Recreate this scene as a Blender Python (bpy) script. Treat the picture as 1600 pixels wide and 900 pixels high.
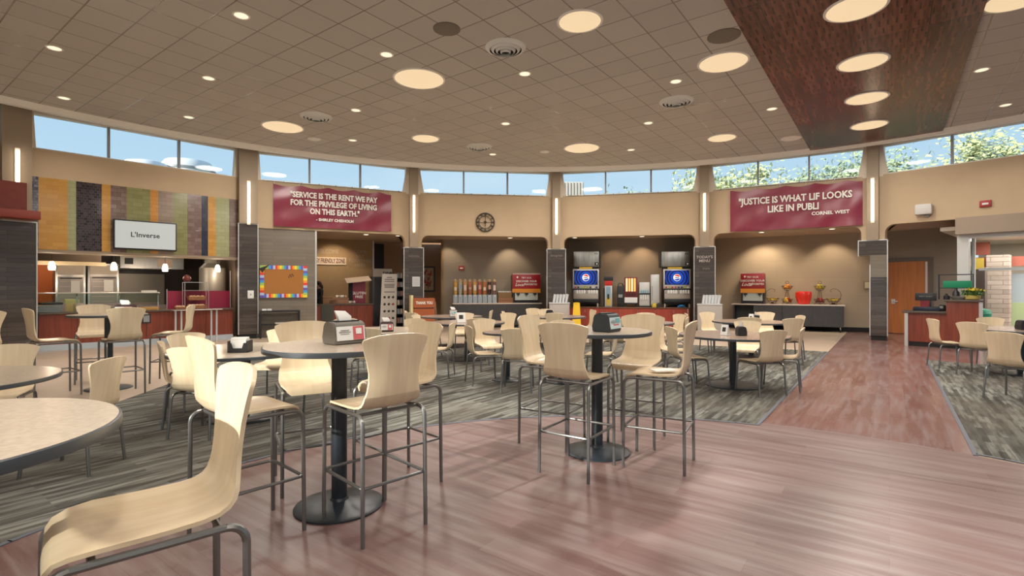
import bpy, bmesh, math, random
from math import sin, cos, pi, radians, atan2, sqrt, hypot
from mathutils import Vector, Matrix
random.seed(7)
for o in list(bpy.data.objects): bpy.data.objects.remove(o)
SC = bpy.context.scene
COL = SC.collection
# ------------------------------------------------------------------ camera, sky, sun, exposure
EYE = 1.45; F = 800.0
cam = bpy.data.cameras.new('camera'); cam.sensor_width = 36; cam.lens = 18.0
cam.clip_start = 0.05; cam.clip_end = 400
camo = bpy.data.objects.new('camera', cam); COL.objects.link(camo)
camo.location = (0, 0, EYE); camo.rotation_euler = (pi/2, 0, 0)
SC.camera = camo
SC.view_settings.view_transform = 'Standard'; SC.view_settings.look = 'None'
SC.view_settings.gamma = 1.0; SC.view_settings.use_curve_mapping = False
SC.view_settings.exposure = 0.0
W = bpy.data.worlds.new('sky'); SC.world = W; W.use_nodes = True
nt = W.node_tree; nt.nodes.clear()
wo = nt.nodes.new('ShaderNodeOutputWorld'); bg = nt.nodes.new('ShaderNodeBackground')
tc = nt.nodes.new('ShaderNodeTexCoord'); sp = nt.nodes.new('ShaderNodeSeparateXYZ')
cr = nt.nodes.new('ShaderNodeValToRGB'); nz = nt.nodes.new('ShaderNodeTexNoise'); cr2 = nt.nodes.new('ShaderNodeValToRGB')
mx = nt.nodes.new('ShaderNodeMix'); mx.data_type = 'RGBA'
nt.links.new(tc.outputs['Generated'], sp.inputs[0]); nt.links.new(sp.outputs['Z'], cr.inputs[0])
cr.color_ramp.elements[0].position = 0.0; cr.color_ramp.elements[0].color = (0.66, 0.80, 0.90, 1)
cr.color_ramp.elements[1].position = 0.75; cr.color_ramp.elements[1].color = (0.28, 0.50, 0.82, 1)
e = cr.color_ramp.elements.new(0.22); e.color = (0.47, 0.67, 0.84, 1)
nz.inputs['Scale'].default_value = 2.2; nz.inputs['Detail'].default_value = 5
mp = nt.nodes.new('ShaderNodeMapping'); mp.inputs['Scale'].default_value = (1, 1, 3.2)
nt.links.new(tc.outputs['Generated'], mp.inputs[0]); nt.links.new(mp.outputs[0], nz.inputs['Vector'])
nt.links.new(nz.outputs[0], cr2.inputs[0])
cr2.color_ramp.elements[0].position = 0.5; cr2.color_ramp.elements[0].color = (0, 0, 0, 1)
cr2.color_ramp.elements[1].position = 0.78; cr2.color_ramp.elements[1].color = (0.35, 0.35, 0.35, 1)
nt.links.new(cr2.outputs[0], mx.inputs[0]); nt.links.new(cr.outputs[0], mx.inputs[6]); mx.inputs[7].default_value = (0.9, 0.94, 0.98, 1)
nt.links.new(mx.outputs[2], bg.inputs[0]); nt.links.new(bg.outputs[0], wo.inputs[0])
bg.inputs[1].default_value = 1.1
sun = bpy.data.lights.new('sun', 'SUN'); sun.energy = 7.0; sun.angle = radians(1.2); sun.color = (1, 0.95, 0.86)
so = bpy.data.objects.new('sun', sun); COL.objects.link(so)
so.rotation_euler = Vector((0.66, 0.68, -0.317)).to_track_quat('-Z', 'Y').to_euler()
LAMP = 1.0

# ------------------------------------------------------------------ geometry constants
CX, CY = 0.986, 3.108          # centre of the round hall
RT, RW = 13.95, 14.6           # ceiling edge ring, wall facet vertices
HC = 5.45                      # ceiling
AU = radians(36.4)             # direction of the ceiling grid and of the aisle
U = Vector((sin(AU), cos(AU), 0)); V = Vector((cos(AU), -sin(AU), 0))
def ring(a, r): return Vector((CX + r*sin(a), CY + r*cos(a), 0))
def ang_of(px, r=RW):
    dx = (px-800)/F; A = dx*dx+1; B = -2*(dx*CX+CY); C = CX*CX+CY*CY-r*r
    t = (-B+sqrt(B*B-4*A*C))/2/A
    return atan2(dx*t-CX, t-CY)
def fl(px, py, z=0.0):
    d = (EYE-z)*F/(py-450.0); return Vector(((px-800)*d/F, d, z))

# ------------------------------------------------------------------ materials
MATS = {}
def nd(t, k, **kw):
    n = t.nodes.new(k)
    for a, b in kw.items(): setattr(n, a, b)
    return n
def mat(name, col, rough=0.5, metal=0.0, emit=None, es=1.0, noise=0.0, nscale=8.0, nstretch=(1, 1, 1), bump=0.0, spec=0.5, rot=0.0, col2=None):
    if name in MATS: return MATS[name]
    m = bpy.data.materials.new(name); m.use_nodes = True; t = m.node_tree; b = t.nodes['Principled BSDF']
    b.inputs['Base Color'].default_value = (*col, 1); b.inputs['Roughness'].default_value = rough
    b.inputs['Metallic'].default_value = metal; b.inputs['Specular IOR Level'].default_value = spec
    if emit:
        b.inputs['Emission Color'].default_value = (*emit, 1); b.inputs['Emission Strength'].default_value = es
    tcx = nd(t, 'ShaderNodeTexCoord'); mpp = nd(t, 'ShaderNodeMapping'); mpp.inputs['Scale'].default_value = nstretch
    mpp.inputs['Rotation'].default_value = (0, 0, rot)
    t.links.new(tcx.outputs['Object'], mpp.inputs[0])
    n = nd(t, 'ShaderNodeTexNoise'); n.inputs['Scale'].default_value = nscale; n.inputs['Detail'].default_value = 4
    t.links.new(mpp.outputs[0], n.inputs['Vector'])
    if noise > 0:
        k = nd(t, 'ShaderNodeMix', data_type='RGBA'); r = nd(t, 'ShaderNodeMapRange')
        r.inputs[1].default_value = 0.3; r.inputs[2].default_value = 0.7
        t.links.new(n.outputs[0], r.inputs[0]); t.links.new(r.outputs[0], k.inputs[0])
        c2 = col2 if col2 else tuple(min(1, c*(1+noise)) for c in col)
        k.inputs[6].default_value = (*[c*(1-noise) if not col2 else c for c in col], 1); k.inputs[7].default_value = (*c2, 1)
        t.links.new(k.outputs[2], b.inputs['Base Color'])
    if bump > 0:
        bp = nd(t, 'ShaderNodeBump'); bp.inputs['Strength'].default_value = bump; bp.inputs['Distance'].default_value = 0.01
        t.links.new(n.outputs[0], bp.inputs['Height']); t.links.new(bp.outputs[0], b.inputs['Normal'])
    MATS[name] = m; return m
def lamp_mat(name, col, s):
    if name in MATS: return MATS[name]
    return mat(name, (0.8, 0.8, 0.8), 0.5, emit=col, es=s)
def glass_mat(name='clear glass', tint=(0.96, 0.98, 0.98), refl=0.10):
    if name in MATS: return MATS[name]
    m = bpy.data.materials.new(name); m.use_nodes = True; t = m.node_tree; t.nodes.clear()
    o = nd(t, 'ShaderNodeOutputMaterial'); a = nd(t, 'ShaderNodeBsdfTransparent'); g = nd(t, 'ShaderNodeBsdfGlossy'); x = nd(t, 'ShaderNodeMixShader')
    f = nd(t, 'ShaderNodeFresnel'); f.inputs[0].default_value = 1.18
    a.inputs[0].default_value = (*tint, 1); g.inputs['Roughness'].default_value = 0.02; g.inputs[0].default_value = (0.9, 0.95, 0.95, 1)
    t.links.new(f.outputs[0], x.inputs[0]); t.links.new(a.outputs[0], x.inputs[1]); t.links.new(g.outputs[0], x.inputs[2]); t.links.new(x.outputs[0], o.inputs[0])
    MATS[name] = m; return m
def brick_mat(name, c1, c2, cm, bw, bh, mortar, rough, rot=0.0, streak=0.0, streakc=(0, 0, 0), plane='xy', offset=0.5, bumpy=0.15, sstretch=(1.2, 14, 1), spec=0.5, coord='Object', blotch=0.0, blotchc=(0,0,0), rvar=0.0):
    if name in MATS: return MATS[name]
    m = bpy.data.materials.new(name); m.use_nodes = True; t = m.node_tree; b = t.nodes['Principled BSDF']
    tcx = nd(t, 'ShaderNodeTexCoord'); vr = nd(t, 'ShaderNodeVectorRotate', rotation_type='Z_AXIS'); vr.inputs['Angle'].default_value = rot
    if plane == 'xz':
        s = nd(t, 'ShaderNodeSeparateXYZ'); c = nd(t, 'ShaderNodeCombineXYZ'); t.links.new(tcx.outputs[coord], s.inputs[0])
        ad = nd(t, 'ShaderNodeMath', operation='ADD'); t.links.new(s.outputs[0], ad.inputs[0]); t.links.new(s.outputs[1], ad.inputs[1])
        t.links.new(ad.outputs[0], c.inputs[0]); t.links.new(s.outputs[2], c.inputs[1]); t.links.new(c.outputs[0], vr.inputs[0])
    else: t.links.new(tcx.outputs[coord], vr.inputs[0])
    br = nd(t, 'ShaderNodeTexBrick'); br.offset = offset; br.inputs['Scale'].default_value = 1.0
    br.inputs['Color1'].default_value = (*c1, 1); br.inputs['Color2'].default_value = (*c2, 1); br.inputs['Mortar'].default_value = (*cm, 1)
    br.inputs['Brick Width'].default_value = bw; br.inputs['Row Height'].default_value = bh; br.inputs['Mortar Size'].default_value = mortar
    br.inputs['Mortar Smooth'].default_value = 0.1; br.inputs['Bias'].default_value = 0.0
    t.links.new(vr.outputs[0], br.inputs['Vector'])
    last = br.outputs['Color']
    if streak > 0:
        mp_ = nd(t, 'ShaderNodeMapping'); mp_.inputs['Scale'].default_value = sstretch; t.links.new(vr.outputs[0], mp_.inputs[0])
        n = nd(t, 'ShaderNodeTexNoise'); n.inputs['Scale'].default_value = 1.0; n.inputs['Detail'].default_value = 5; t.links.new(mp_.outputs[0], n.inputs['Vector'])
        r = nd(t, 'ShaderNodeMapRange'); r.inputs[1].default_value = 0.42; r.inputs[2].default_value = 0.68; r.inputs[4].default_value = streak
        t.links.new(n.outputs[0], r.inputs[0]); k = nd(t, 'ShaderNodeMix', data_type='RGBA'); t.links.new(r.outputs[0], k.inputs[0])
        t.links.new(last, k.inputs[6]); k.inputs[7].default_value = (*streakc, 1); last = k.outputs[2]
    if blotch > 0:
        n2 = nd(t, 'ShaderNodeTexNoise'); n2.inputs['Scale'].default_value = 0.8; n2.inputs['Detail'].default_value = 3; t.links.new(vr.outputs[0], n2.inputs['Vector'])
        r2 = nd(t, 'ShaderNodeMapRange'); r2.inputs[1].default_value = 0.4; r2.inputs[2].default_value = 0.65; r2.inputs[4].default_value = blotch
        t.links.new(n2.outputs[0], r2.inputs[0]); k2 = nd(t, 'ShaderNodeMix', data_type='RGBA'); t.links.new(r2.outputs[0], k2.inputs[0])
        t.links.new(last, k2.inputs[6]); k2.inputs[7].default_value = (*blotchc, 1); last = k2.outputs[2]
    t.links.new(last, b.inputs['Base Color'])
    b.inputs['Roughness'].default_value = rough; b.inputs['Specular IOR Level'].default_value = spec
    if bumpy > 0:
        bp = nd(t, 'ShaderNodeBump'); bp.inputs['Strength'].default_value = bumpy; bp.inputs['Distance'].default_value = 0.004; bp.invert = True
        t.links.new(br.outputs['Fac'], bp.inputs['Height']); t.links.new(bp.outputs[0], b.inputs['Normal'])
    MATS[name] = m; return m
ply = mat('maple plywood', (0.69, 0.54, 0.355), 0.27, noise=0.3, nscale=2.2, nstretch=(9, 1, 1), col2=(0.78, 0.645, 0.45))
plyedge = mat('plywood edge', (0.60, 0.43, 0.24), 0.5)
steel = mat('grey tube steel', (0.24, 0.24, 0.235), 0.33, metal=0.85)
dark_steel = mat('dark tube steel', (0.05, 0.05, 0.05), 0.35, metal=0.6)
lam = mat('speckled laminate', (0.48, 0.40, 0.31), 0.24, noise=0.10, nscale=60)
lam2 = mat('pinkish laminate', (0.33, 0.24, 0.19), 0.22, noise=0.10, nscale=60)
edge_band = mat('table edge band', (0.055, 0.065, 0.075), 0.35)
cast = mat('black powder coat', (0.018, 0.024, 0.031), 0.36)
black = mat('black plastic', (0.015, 0.015, 0.018), 0.4)
blacksoft = mat('matte black', (0.012, 0.011, 0.011), 0.8)
greyp = mat('grey plastic', (0.28, 0.29, 0.29), 0.4)
white = mat('white plastic', (0.8, 0.8, 0.78), 0.45)
paper = mat('paper', (0.82, 0.80, 0.76), 0.9)
stainless = mat('brushed stainless', (0.62, 0.60, 0.57), 0.28, metal=0.9, noise=0.12, nscale=3, nstretch=(40, 1, 1))
alu = mat('aluminium trim', (0.60, 0.59, 0.58), 0.35, metal=0.5)
beige = mat('beige painted wall', (0.56, 0.42, 0.275), 0.75, noise=0.03, nscale=3)
taupe = mat('taupe column paint', (0.33, 0.255, 0.18), 0.6)
cream = mat('cream trim paint', (0.72, 0.62, 0.50), 0.5)
wtrim = mat('white trim paint', (0.93, 0.91, 0.87), 0.5)
greywall = brick_mat('grey brown block wall', (0.295, 0.245, 0.195), (0.305, 0.255, 0.20), (0.26, 0.215, 0.17), 2.4, 0.6, 0.004, 0.7, plane='xz', bumpy=0.2)
fruitwall = brick_mat('tan block wall', (0.42, 0.335, 0.245), (0.435, 0.345, 0.25), (0.37, 0.29, 0.21), 2.4, 0.6, 0.004, 0.7, plane='xz', bumpy=0.2)
tanwall = mat('tan wall', (0.42, 0.28, 0.15), 0.7, noise=0.04)
orangewall = mat('ochre brown wall', (0.36, 0.20, 0.10), 0.7)
darkwall = mat('dark maroon wall', (0.07, 0.045, 0.035), 0.7)
redwood = mat('cherry veneer', (0.17, 0.030, 0.016), 0.32, noise=0.3, nscale=2.0, nstretch=(12, 12, 0.6), col2=(0.27, 0.060, 0.028))
orangedoor = mat('orange wood veneer', (0.50, 0.17, 0.045), 0.4, noise=0.15, nscale=2, nstretch=(8, 8, 0.5))
charcoal = mat('charcoal laminate', (0.055, 0.052, 0.055), 0.5, noise=0.1)
countertop = mat('brown stone top', (0.10, 0.075, 0.055), 0.3, noise=0.3, nscale=50)
whitetop = mat('pale solid surface', (0.70, 0.60, 0.52), 0.35)
tiledark = brick_mat('dark linear tile', (0.060, 0.047, 0.040), (0.10, 0.080, 0.068), (0.03, 0.025, 0.02), 0.9, 0.10, 0.003, 0.16, plane='xz', streak=0.25, streakc=(0.02, 0.015, 0.015), sstretch=(3, 20, 3), bumpy=0.3)
mirrortile = brick_mat('glossy taupe tile', (0.20, 0.17, 0.135), (0.235, 0.20, 0.155), (0.15, 0.125, 0.10), 0.9, 0.10, 0.003, 0.14, plane='xz', bumpy=0.35)
maroon = mat('maroon vinyl', (0.235, 0.022, 0.048), 0.32, noise=0.10, nscale=2, bump=0.5)
red = mat('red panel', (0.33, 0.012, 0.02), 0.35)
crimson = mat('crimson panel', (0.30, 0.015, 0.05), 0.3)
amber = mat('amber panel', (0.70, 0.27, 0.02), 0.4)
yellow = mat('yellow plastic', (0.78, 0.50, 0.02), 0.4)
lettering = mat('white lettering', (0.85, 0.82, 0.76), 0.6)
inkgrey = mat('grey ink', (0.25, 0.22, 0.2), 0.8)
inkdark = mat('dark ink', (0.04, 0.035, 0.03), 0.8)

# ------------------------------------------------------------------ mesh helpers
class MB:
    def __init__(s): s.bm = bmesh.new(); s.mats = []; s.uvrot = None
    def mi(s, m):
        if m is None: return 0
        if m not in s.mats: s.mats.append(m)
        return s.mats.index(m)
    def box(s, cx, cy, cz, sx, sy, sz, m=None, rz=0.0, bev=0.0, rx=0.0, ry=0.0):
        r = bmesh.ops.create_cube(s.bm, size=1.0); vs = r['verts']
        M = Matrix.Translation((cx, cy, cz)) @ Matrix.Rotation(rz, 4, 'Z') @ Matrix.Rotation(ry, 4, 'Y') @ Matrix.Rotation(rx, 4, 'X') @ Matrix.Diagonal((sx, sy, sz, 1))
        bmesh.ops.transform(s.bm, matrix=M, verts=vs)
        fs = set(f for v in vs for f in v.link_faces); k = s.mi(m)
        for f in fs: f.material_index = k
        if bev > 0:
            es = list(set(e for v in vs for e in v.link_edges))
            r2 = bmesh.ops.bevel(s.bm, geom=es, offset=bev, segments=2, affect='EDGES', profile=0.6)
            for f in r2['faces']: f.material_index = k
        return s
    def bx(s, x0, x1, y0, y1, z0, z1, m=None, bev=0.0): return s.box((x0+x1)/2, (y0+y1)/2, (z0+z1)/2, abs(x1-x0), abs(y1-y0), abs(z1-z0), m, 0, bev)
    def rings(s, rs, m=None, cap=True, closed=False, smooth=True, ends=(1, 1)):
        k = s.mi(m); vv = [[s.bm.verts.new(p) for p in r] for r in rs]; n = len(vv[0])
        rng = range(len(vv)) if closed else range(len(vv)-1)
        for i in rng:
            a = vv[i]; b = vv[(i+1) % len(vv)]
            for j in range(n):
                f = s.bm.faces.new((a[j], a[(j+1) % n], b[(j+1) % n], b[j])); f.material_index = k; f.smooth = smooth
        if cap and not closed:
            for q in ([list(reversed(vv[0]))] if ends[0] else [])+([vv[-1]] if ends[1] else []):
                f = s.bm.faces.new(q); f.material_index = k
        return s
    def tube(s, pts, r, m=None, n=8, closed=False):
        pts = [Vector(p) for p in pts]; L = len(pts); rs = []; prev = None
        for i, p in enumerate(pts):
            if closed: t = (pts[(i+1) % L]-pts[i-1]).normalized()
            elif i == 0: t = (pts[1]-p).normalized()
            elif i == L-1: t = (p-pts[i-1]).normalized()
            else: t = ((pts[i+1]-p).normalized()+(p-pts[i-1]).normalized()).normalized()
            if prev is None:
                a = Vector((0, 0, 1)) if abs(t.z) < 0.9 else Vector((1, 0, 0)); x = t.cross(a).normalized()
            else: x = (prev - t*prev.dot(t)).normalized()
            prev = x; y = t.cross(x)
            rr = r[i] if isinstance(r, (list, tuple)) else r
            rs.append([p + x*rr*cos(2*pi*j/n) + y*rr*sin(2*pi*j/n) for j in range(n)])
        return s.rings(rs, m, True, closed)
    def lathe(s, prof, cx=0, cy=0, m=None, n=24, smooth=True, z0=0):
        rs = [[Vector((cx+r*cos(2*pi*j/n), cy+r*sin(2*pi*j/n), z0+z)) for j in range(n)] for r, z in prof]
        return s.rings(rs, m, True, False, smooth)
    def cyl(s, cx, cy, z0, z1, r, m=None, n=20): return s.lathe([(r, z0), (r, z1)], cx, cy, m, n)
    def prism(s, poly, z0, z1, m=None):      # poly in xy
        k = s.mi(m); a = [s.bm.verts.new((x, y, z0)) for x, y in poly]; b = [s.bm.verts.new((x, y, z1)) for x, y in poly]; n = len(poly)
        for j in range(n): s.bm.faces.new((a[j], a[(j+1) % n], b[(j+1) % n], b[j])).material_index = k
        s.bm.faces.new(list(reversed(a))).material_index = k; s.bm.faces.new(b).material_index = k
        return s
    def slab(s, poly, y0, y1, m=None):       # poly in xz, extruded along y
        k = s.mi(m); a = [s.bm.verts.new((x, y0, z)) for x, z in poly]; b = [s.bm.verts.new((x, y1, z)) for x, z in poly]; n = len(poly)
        for j in range(n): s.bm.faces.new((a[j], a[(j+1) % n], b[(j+1) % n], b[j])).material_index = k
        s.bm.faces.new(list(reversed(a))).material_index = k; s.bm.faces.new(b).material_index = k
        return s
    def quad(s, pts, m=None):
        f = s.bm.faces.new([s.bm.verts.new(p) for p in pts]); f.material_index = s.mi(m); return s
    def ball(s, c, r, m=None, sub=2, sc=(1, 1, 1)):
        q = bmesh.ops.create_icosphere(s.bm, subdivisions=sub, radius=r); k = s.mi(m)
        bmesh.ops.transform(s.bm, matrix=Matrix.Translation(c) @ Matrix.Diagonal((*sc, 1)), verts=q['verts'])
        for v in q['verts']:
            for f in v.link_faces: f.material_index = k; f.smooth = True
        return s
    def mesh(s, name, m=None):
        bmesh.ops.recalc_face_normals(s.bm, faces=s.bm.faces[:])
        me = bpy.data.meshes.new(name); s.bm.to_mesh(me); s.bm.free(); me.set_sharp_from_angle(angle=radians(38))
        ms = s.mats if s.mats else [m or white]
        if s.mats and None in s.mats: ms = [m]
        for q in ms: me.materials.append(q)
        return me
    def build(s, name, m=None, parent=None, loc=None, rz=0.0):
        o = bpy.data.objects.new(name, s.mesh(name, m)); COL.objects.link(o)
        if parent is not None: o.parent = parent
        if loc is not None: o.location = loc
        if rz: o.rotation_euler.z = rz
        return o
def tag(o, label, cat, group=None, kind=None):
    if label: o['label'] = label
    if cat: o['category'] = cat
    if group: o['group'] = group
    if kind: o['kind'] = kind
    return o
def thing(name, label, cat, loc=(0, 0, 0), rz=0.0, group=None):
    o = bpy.data.objects.new(name, None); COL.objects.link(o); o.empty_display_size = 0.1
    o.location = loc; o.rotation_euler = (0, 0, rz); return tag(o, label, cat, group)
def struct(name, mb, m=None, loc=None, rz=0.0, label=None):
    o = mb.build(name, m, None, loc, rz); o['kind'] = 'structure'
    if label: o['label'] = label
    return o
def kids(o): return [c for c in bpy.data.objects if c.parent == o]
def copy_tree(o, parent=None):
    c = o.copy(); COL.objects.link(c); c.parent = parent
    for ch in kids(o): copy_tree(ch, c)
    return c
def text_mesh(txt, size, thick=0.004, bold=0.0, spacing=1.0, align='CENTER', line=1.0, shear=0.0):
    c = bpy.data.curves.new('t', 'FONT'); c.body = txt; c.size = size; c.extrude = thick; c.offset = bold; c.align_x = align; c.align_y = 'CENTER'
    c.space_character = spacing; c.space_line = line; c.resolution_u = 2; c.shear = shear
    o = bpy.data.objects.new('t', c); COL.objects.link(o)
    dg = bpy.context.evaluated_depsgraph_get(); dg.update()
    me = bpy.data.meshes.new_from_object(o.evaluated_get(dg)); bpy.data.objects.remove(o); bpy.data.curves.remove(c)
    me.transform(Matrix.Rotation(pi/2, 4, 'X')); return me      # now stands in the xz plane, read from -y
def text_obj(name, txt, size, m, parent, x, y, z, xs=1.0, **kw):
    me = text_mesh(txt, size, **kw)
    me.transform(Matrix.Diagonal((xs, 1, 1, 1))); me.materials.clear(); me.materials.append(m)
    o = bpy.data.objects.new(name, me); COL.objects.link(o); o.parent = parent; o.location = (x, y, z); return o
def area(name, loc, size, power, col=(1, 0.78, 0.52), rot=(0, 0, 0), shape='DISK', spread=None, parent=None, sizey=None):
    l = bpy.data.lights.new(name, 'AREA'); l.shape = shape; l.size = size; l.energy = power; l.color = col
    if sizey: l.size_y = sizey
    if spread: l.spread = spread
    o = bpy.data.objects.new(name, l); COL.objects.link(o); o.location = loc; o.rotation_euler = rot
    if parent: o.parent = parent
    return o
def spot(name, loc, target, power, ang=60, col=(1, 0.80, 0.55), r=0.06, parent=None, blend=0.6):
    l = bpy.data.lights.new(name, 'SPOT'); l.energy = power; l.color = col; l.spot_size = radians(ang); l.spot_blend = blend; l.shadow_soft_size = r
    o = bpy.data.objects.new(name, l); COL.objects.link(o); o.location = loc
    o.rotation_euler = (Vector(target)-Vector(loc)).to_track_quat('-Z', 'Y').to_euler()
    return o

# ------------------------------------------------------------------ bays of the ring
PX = [20, 385, 645, 868.5, 1101, 1365]
ANG = [ang_of(p) for p in PX]
ANG.append(ANG[-1]+radians(19.3))
a_last = ANG[-1]; a_first = ANG[0]+2*pi; NB = 12
ANG += [a_last+(a_first-a_last)*k/NB for k in range(1, NB)]
NA = len(ANG)
class Bay:
    def __init__(s, i):
        s.a0 = ANG[i]; s.a1 = ANG[(i+1) % NA]
        if s.a1 < s.a0: s.a1 += 2*pi
        s.am = (s.a0+s.a1)/2; h = (s.a1-s.a0)/2; s.R = RW*cos(h); s.L = 2*RW*sin(h)
        s.M = ring(s.am, s.R); s.e = Vector((cos(s.am), -sin(s.am), 0)); s.n = Vector((sin(s.am), cos(s.am), 0)); s.rz = -s.am
    def t(s, d, px):
        dx = (px-800)/F; return (s.M.dot(s.n)+d)/(dx*s.n.x+s.n.y)
    def s_(s, d, px):
        t = s.t(d, px); p = Vector(((px-800)/F*t, t, 0)); return (p-s.M).dot(s.e)
    def z_(s, d, px, py): return EYE+(450-py)*s.t(d, px)/F
    def rect(s, d, x0, y0, x1, y1):       # pixel box seen on the plane at depth d behind the bay's facet
        a = s.s_(d, x0); b = s.s_(d, x1); xm = (x0+x1)/2
        return a, b, s.z_(d, xm, y1), s.z_(d, xm, y0)
    def pt(s, x, d, z=0): return s.M+s.e*x+s.n*d+Vector((0, 0, z))
BAY = [Bay(i) for i in range(NA)]
DOME_W = 82.0; CAN_W = 18.0; DOMEC = (1.0, 0.93, 0.84)
# ================================================================== STRUCTURE
def arc(c, r, a0, a1, n=40): return [(c[0]+r*sin(a0+(a1-a0)*k/n), c[1]+r*cos(a0+(a1-a0)*k/n)) for k in range(n+1)]
C2 = (0.9, 1.9)
def uvp(u, v): p = U*u+V*v; return (p.x, p.y)
def line_circle(v, c, r):     # far crossing of the line v=const with a circle
    p0 = V*v; d = Vector((p0.x-c[0], p0.y-c[1], 0)); B = d.dot(U); Cc = d.dot(d)-r*r
    u = -B+sqrt(B*B-Cc); return uvp(u, v)
def ang(c, p): return atan2(p[0]-c[0], p[1]-c[1])
tilefloor = brick_mat('beige floor tile', (0.50, 0.39, 0.29), (0.56, 0.44, 0.33), (0.42, 0.33, 0.25), 0.6, 0.6, 0.004, 0.38, rot=AU, offset=0.0, bumpy=0.1, blotch=0.35, blotchc=(0.44, 0.36, 0.30))
wood_c = (0.135, 0.070, 0.064); wood_d = (0.215, 0.138, 0.128)
# VECTOR_ROTATE turns world axes onto the plank axes
plank_v = brick_mat('vinyl planks along the hall', wood_c, wood_d, (0.13, 0.06, 0.05), 1.22, 0.155, 0.0015, 0.37, rot=AU, streak=0.75, streakc=(0.285, 0.222, 0.205), sstretch=(1.3, 13, 1), bumpy=0.1, blotch=0.3, blotchc=(0.18, 0.085, 0.07))
plank_u = brick_mat('vinyl planks along the aisle', (0.17, 0.078, 0.066), (0.25, 0.145, 0.13), (0.13, 0.06, 0.05), 1.22, 0.155, 0.0015, 0.24, rot=AU-pi/2, streak=0.7, streakc=(0.29, 0.225, 0.22), sstretch=(1.3, 13, 1), bumpy=0.1, blotch=0.4, blotchc=(0.20, 0.085, 0.065))
carpetm = brick_mat('striped modular carpet', (0.070, 0.070, 0.062), (0.27, 0.27, 0.24), (0.13, 0.13, 0.12), 0.62, 0.055, 0.0, 0.95, rot=AU-pi/2, streak=0.88, streakc=(0.045, 0.040, 0.034), sstretch=(2.6, 20, 1), bumpy=0.0, spec=0.1, blotch=0.45, blotchc=(0.13, 0.105, 0.085))
struct('floor', MB().prism(arc((CX, CY), 19.5, 0, 2*pi, 95)[:-1], -0.25, 0.0), tilefloor)
# wood: central circle, aisle, and everything beyond the right carpet
b = MB(); b.prism(arc(C2, 4.0, 0, 2*pi, 95)[:-1], -0.02, 0.003); struct('floor_wood_circle', b, plank_v)
pL = line_circle(-1.12, C2, 3.9); pLf = line_circle(-1.12, (CX, CY), 17.6); pR = line_circle(0.6, C2, 4.0)
pRf = line_circle(0.6, (CX, CY), 10.3)
aR = ang((CX, CY), pRf)
b = MB(); poly = [pL, pLf] + arc((CX, CY), 17.6, ang((CX, CY), pLf), radians(115), 30) + arc((CX, CY), 10.3, radians(115), aR, 30) + [pR]
b.prism(poly, -0.02, 0.0025); struct('floor_wood_aisle', b, plank_u)
# carpets
outL = line_circle(-1.12, (CX, CY), 10.5)
a0 = ang((CX, CY), outL)
left = arc(C2, 3.9, ang(C2, pL), radians(-100), 40) + [(-3.6, -2.5), (-4.2, 1.0), (-4.85, 5.5), (-5.2, 7.9), (-5.9, 10.9)] + arc((CX, CY), 10.5, radians(-40), a0, 40)
struct('floor_carpet_left', MB().prism(left, -0.02, 0.006), carpetm)
right = [pR, pRf] + arc((CX, CY), 10.3, aR, radians(125), 30) + arc(C2, 4.05, radians(125), ang(C2, pR), 30)
struct('floor_carpet_right', MB().prism(right, -0.02, 0.006), carpetm)
def ribbon(pts, w, z, th=0.004):
    b = MB()
    for p, q in zip(pts[:-1], pts[1:]):
        p = Vector((*p, 0)); q = Vector((*q, 0)); L = (q-p).length
        if L < 1e-4: continue
        b.box((p.x+q.x)/2, (p.y+q.y)/2, z, L+0.01, w, th, None, atan2(q.y-p.y, q.x-p.x))
    return b
edgem = mat('blue grey transition strip', (0.12, 0.13, 0.16), 0.5)
struct('trim_1', ribbon(left[:41], 0.035, 0.006), edgem)
struct('trim_2', ribbon([pL, outL], 0.035, 0.0065), edgem)
struct('trim_3', ribbon([pR, pRf], 0.035, 0.0065), edgem)
struct('trim_4', ribbon(arc(C2, 4.05, radians(125), ang(C2, pR), 30), 0.035, 0.0065), edgem)

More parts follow.
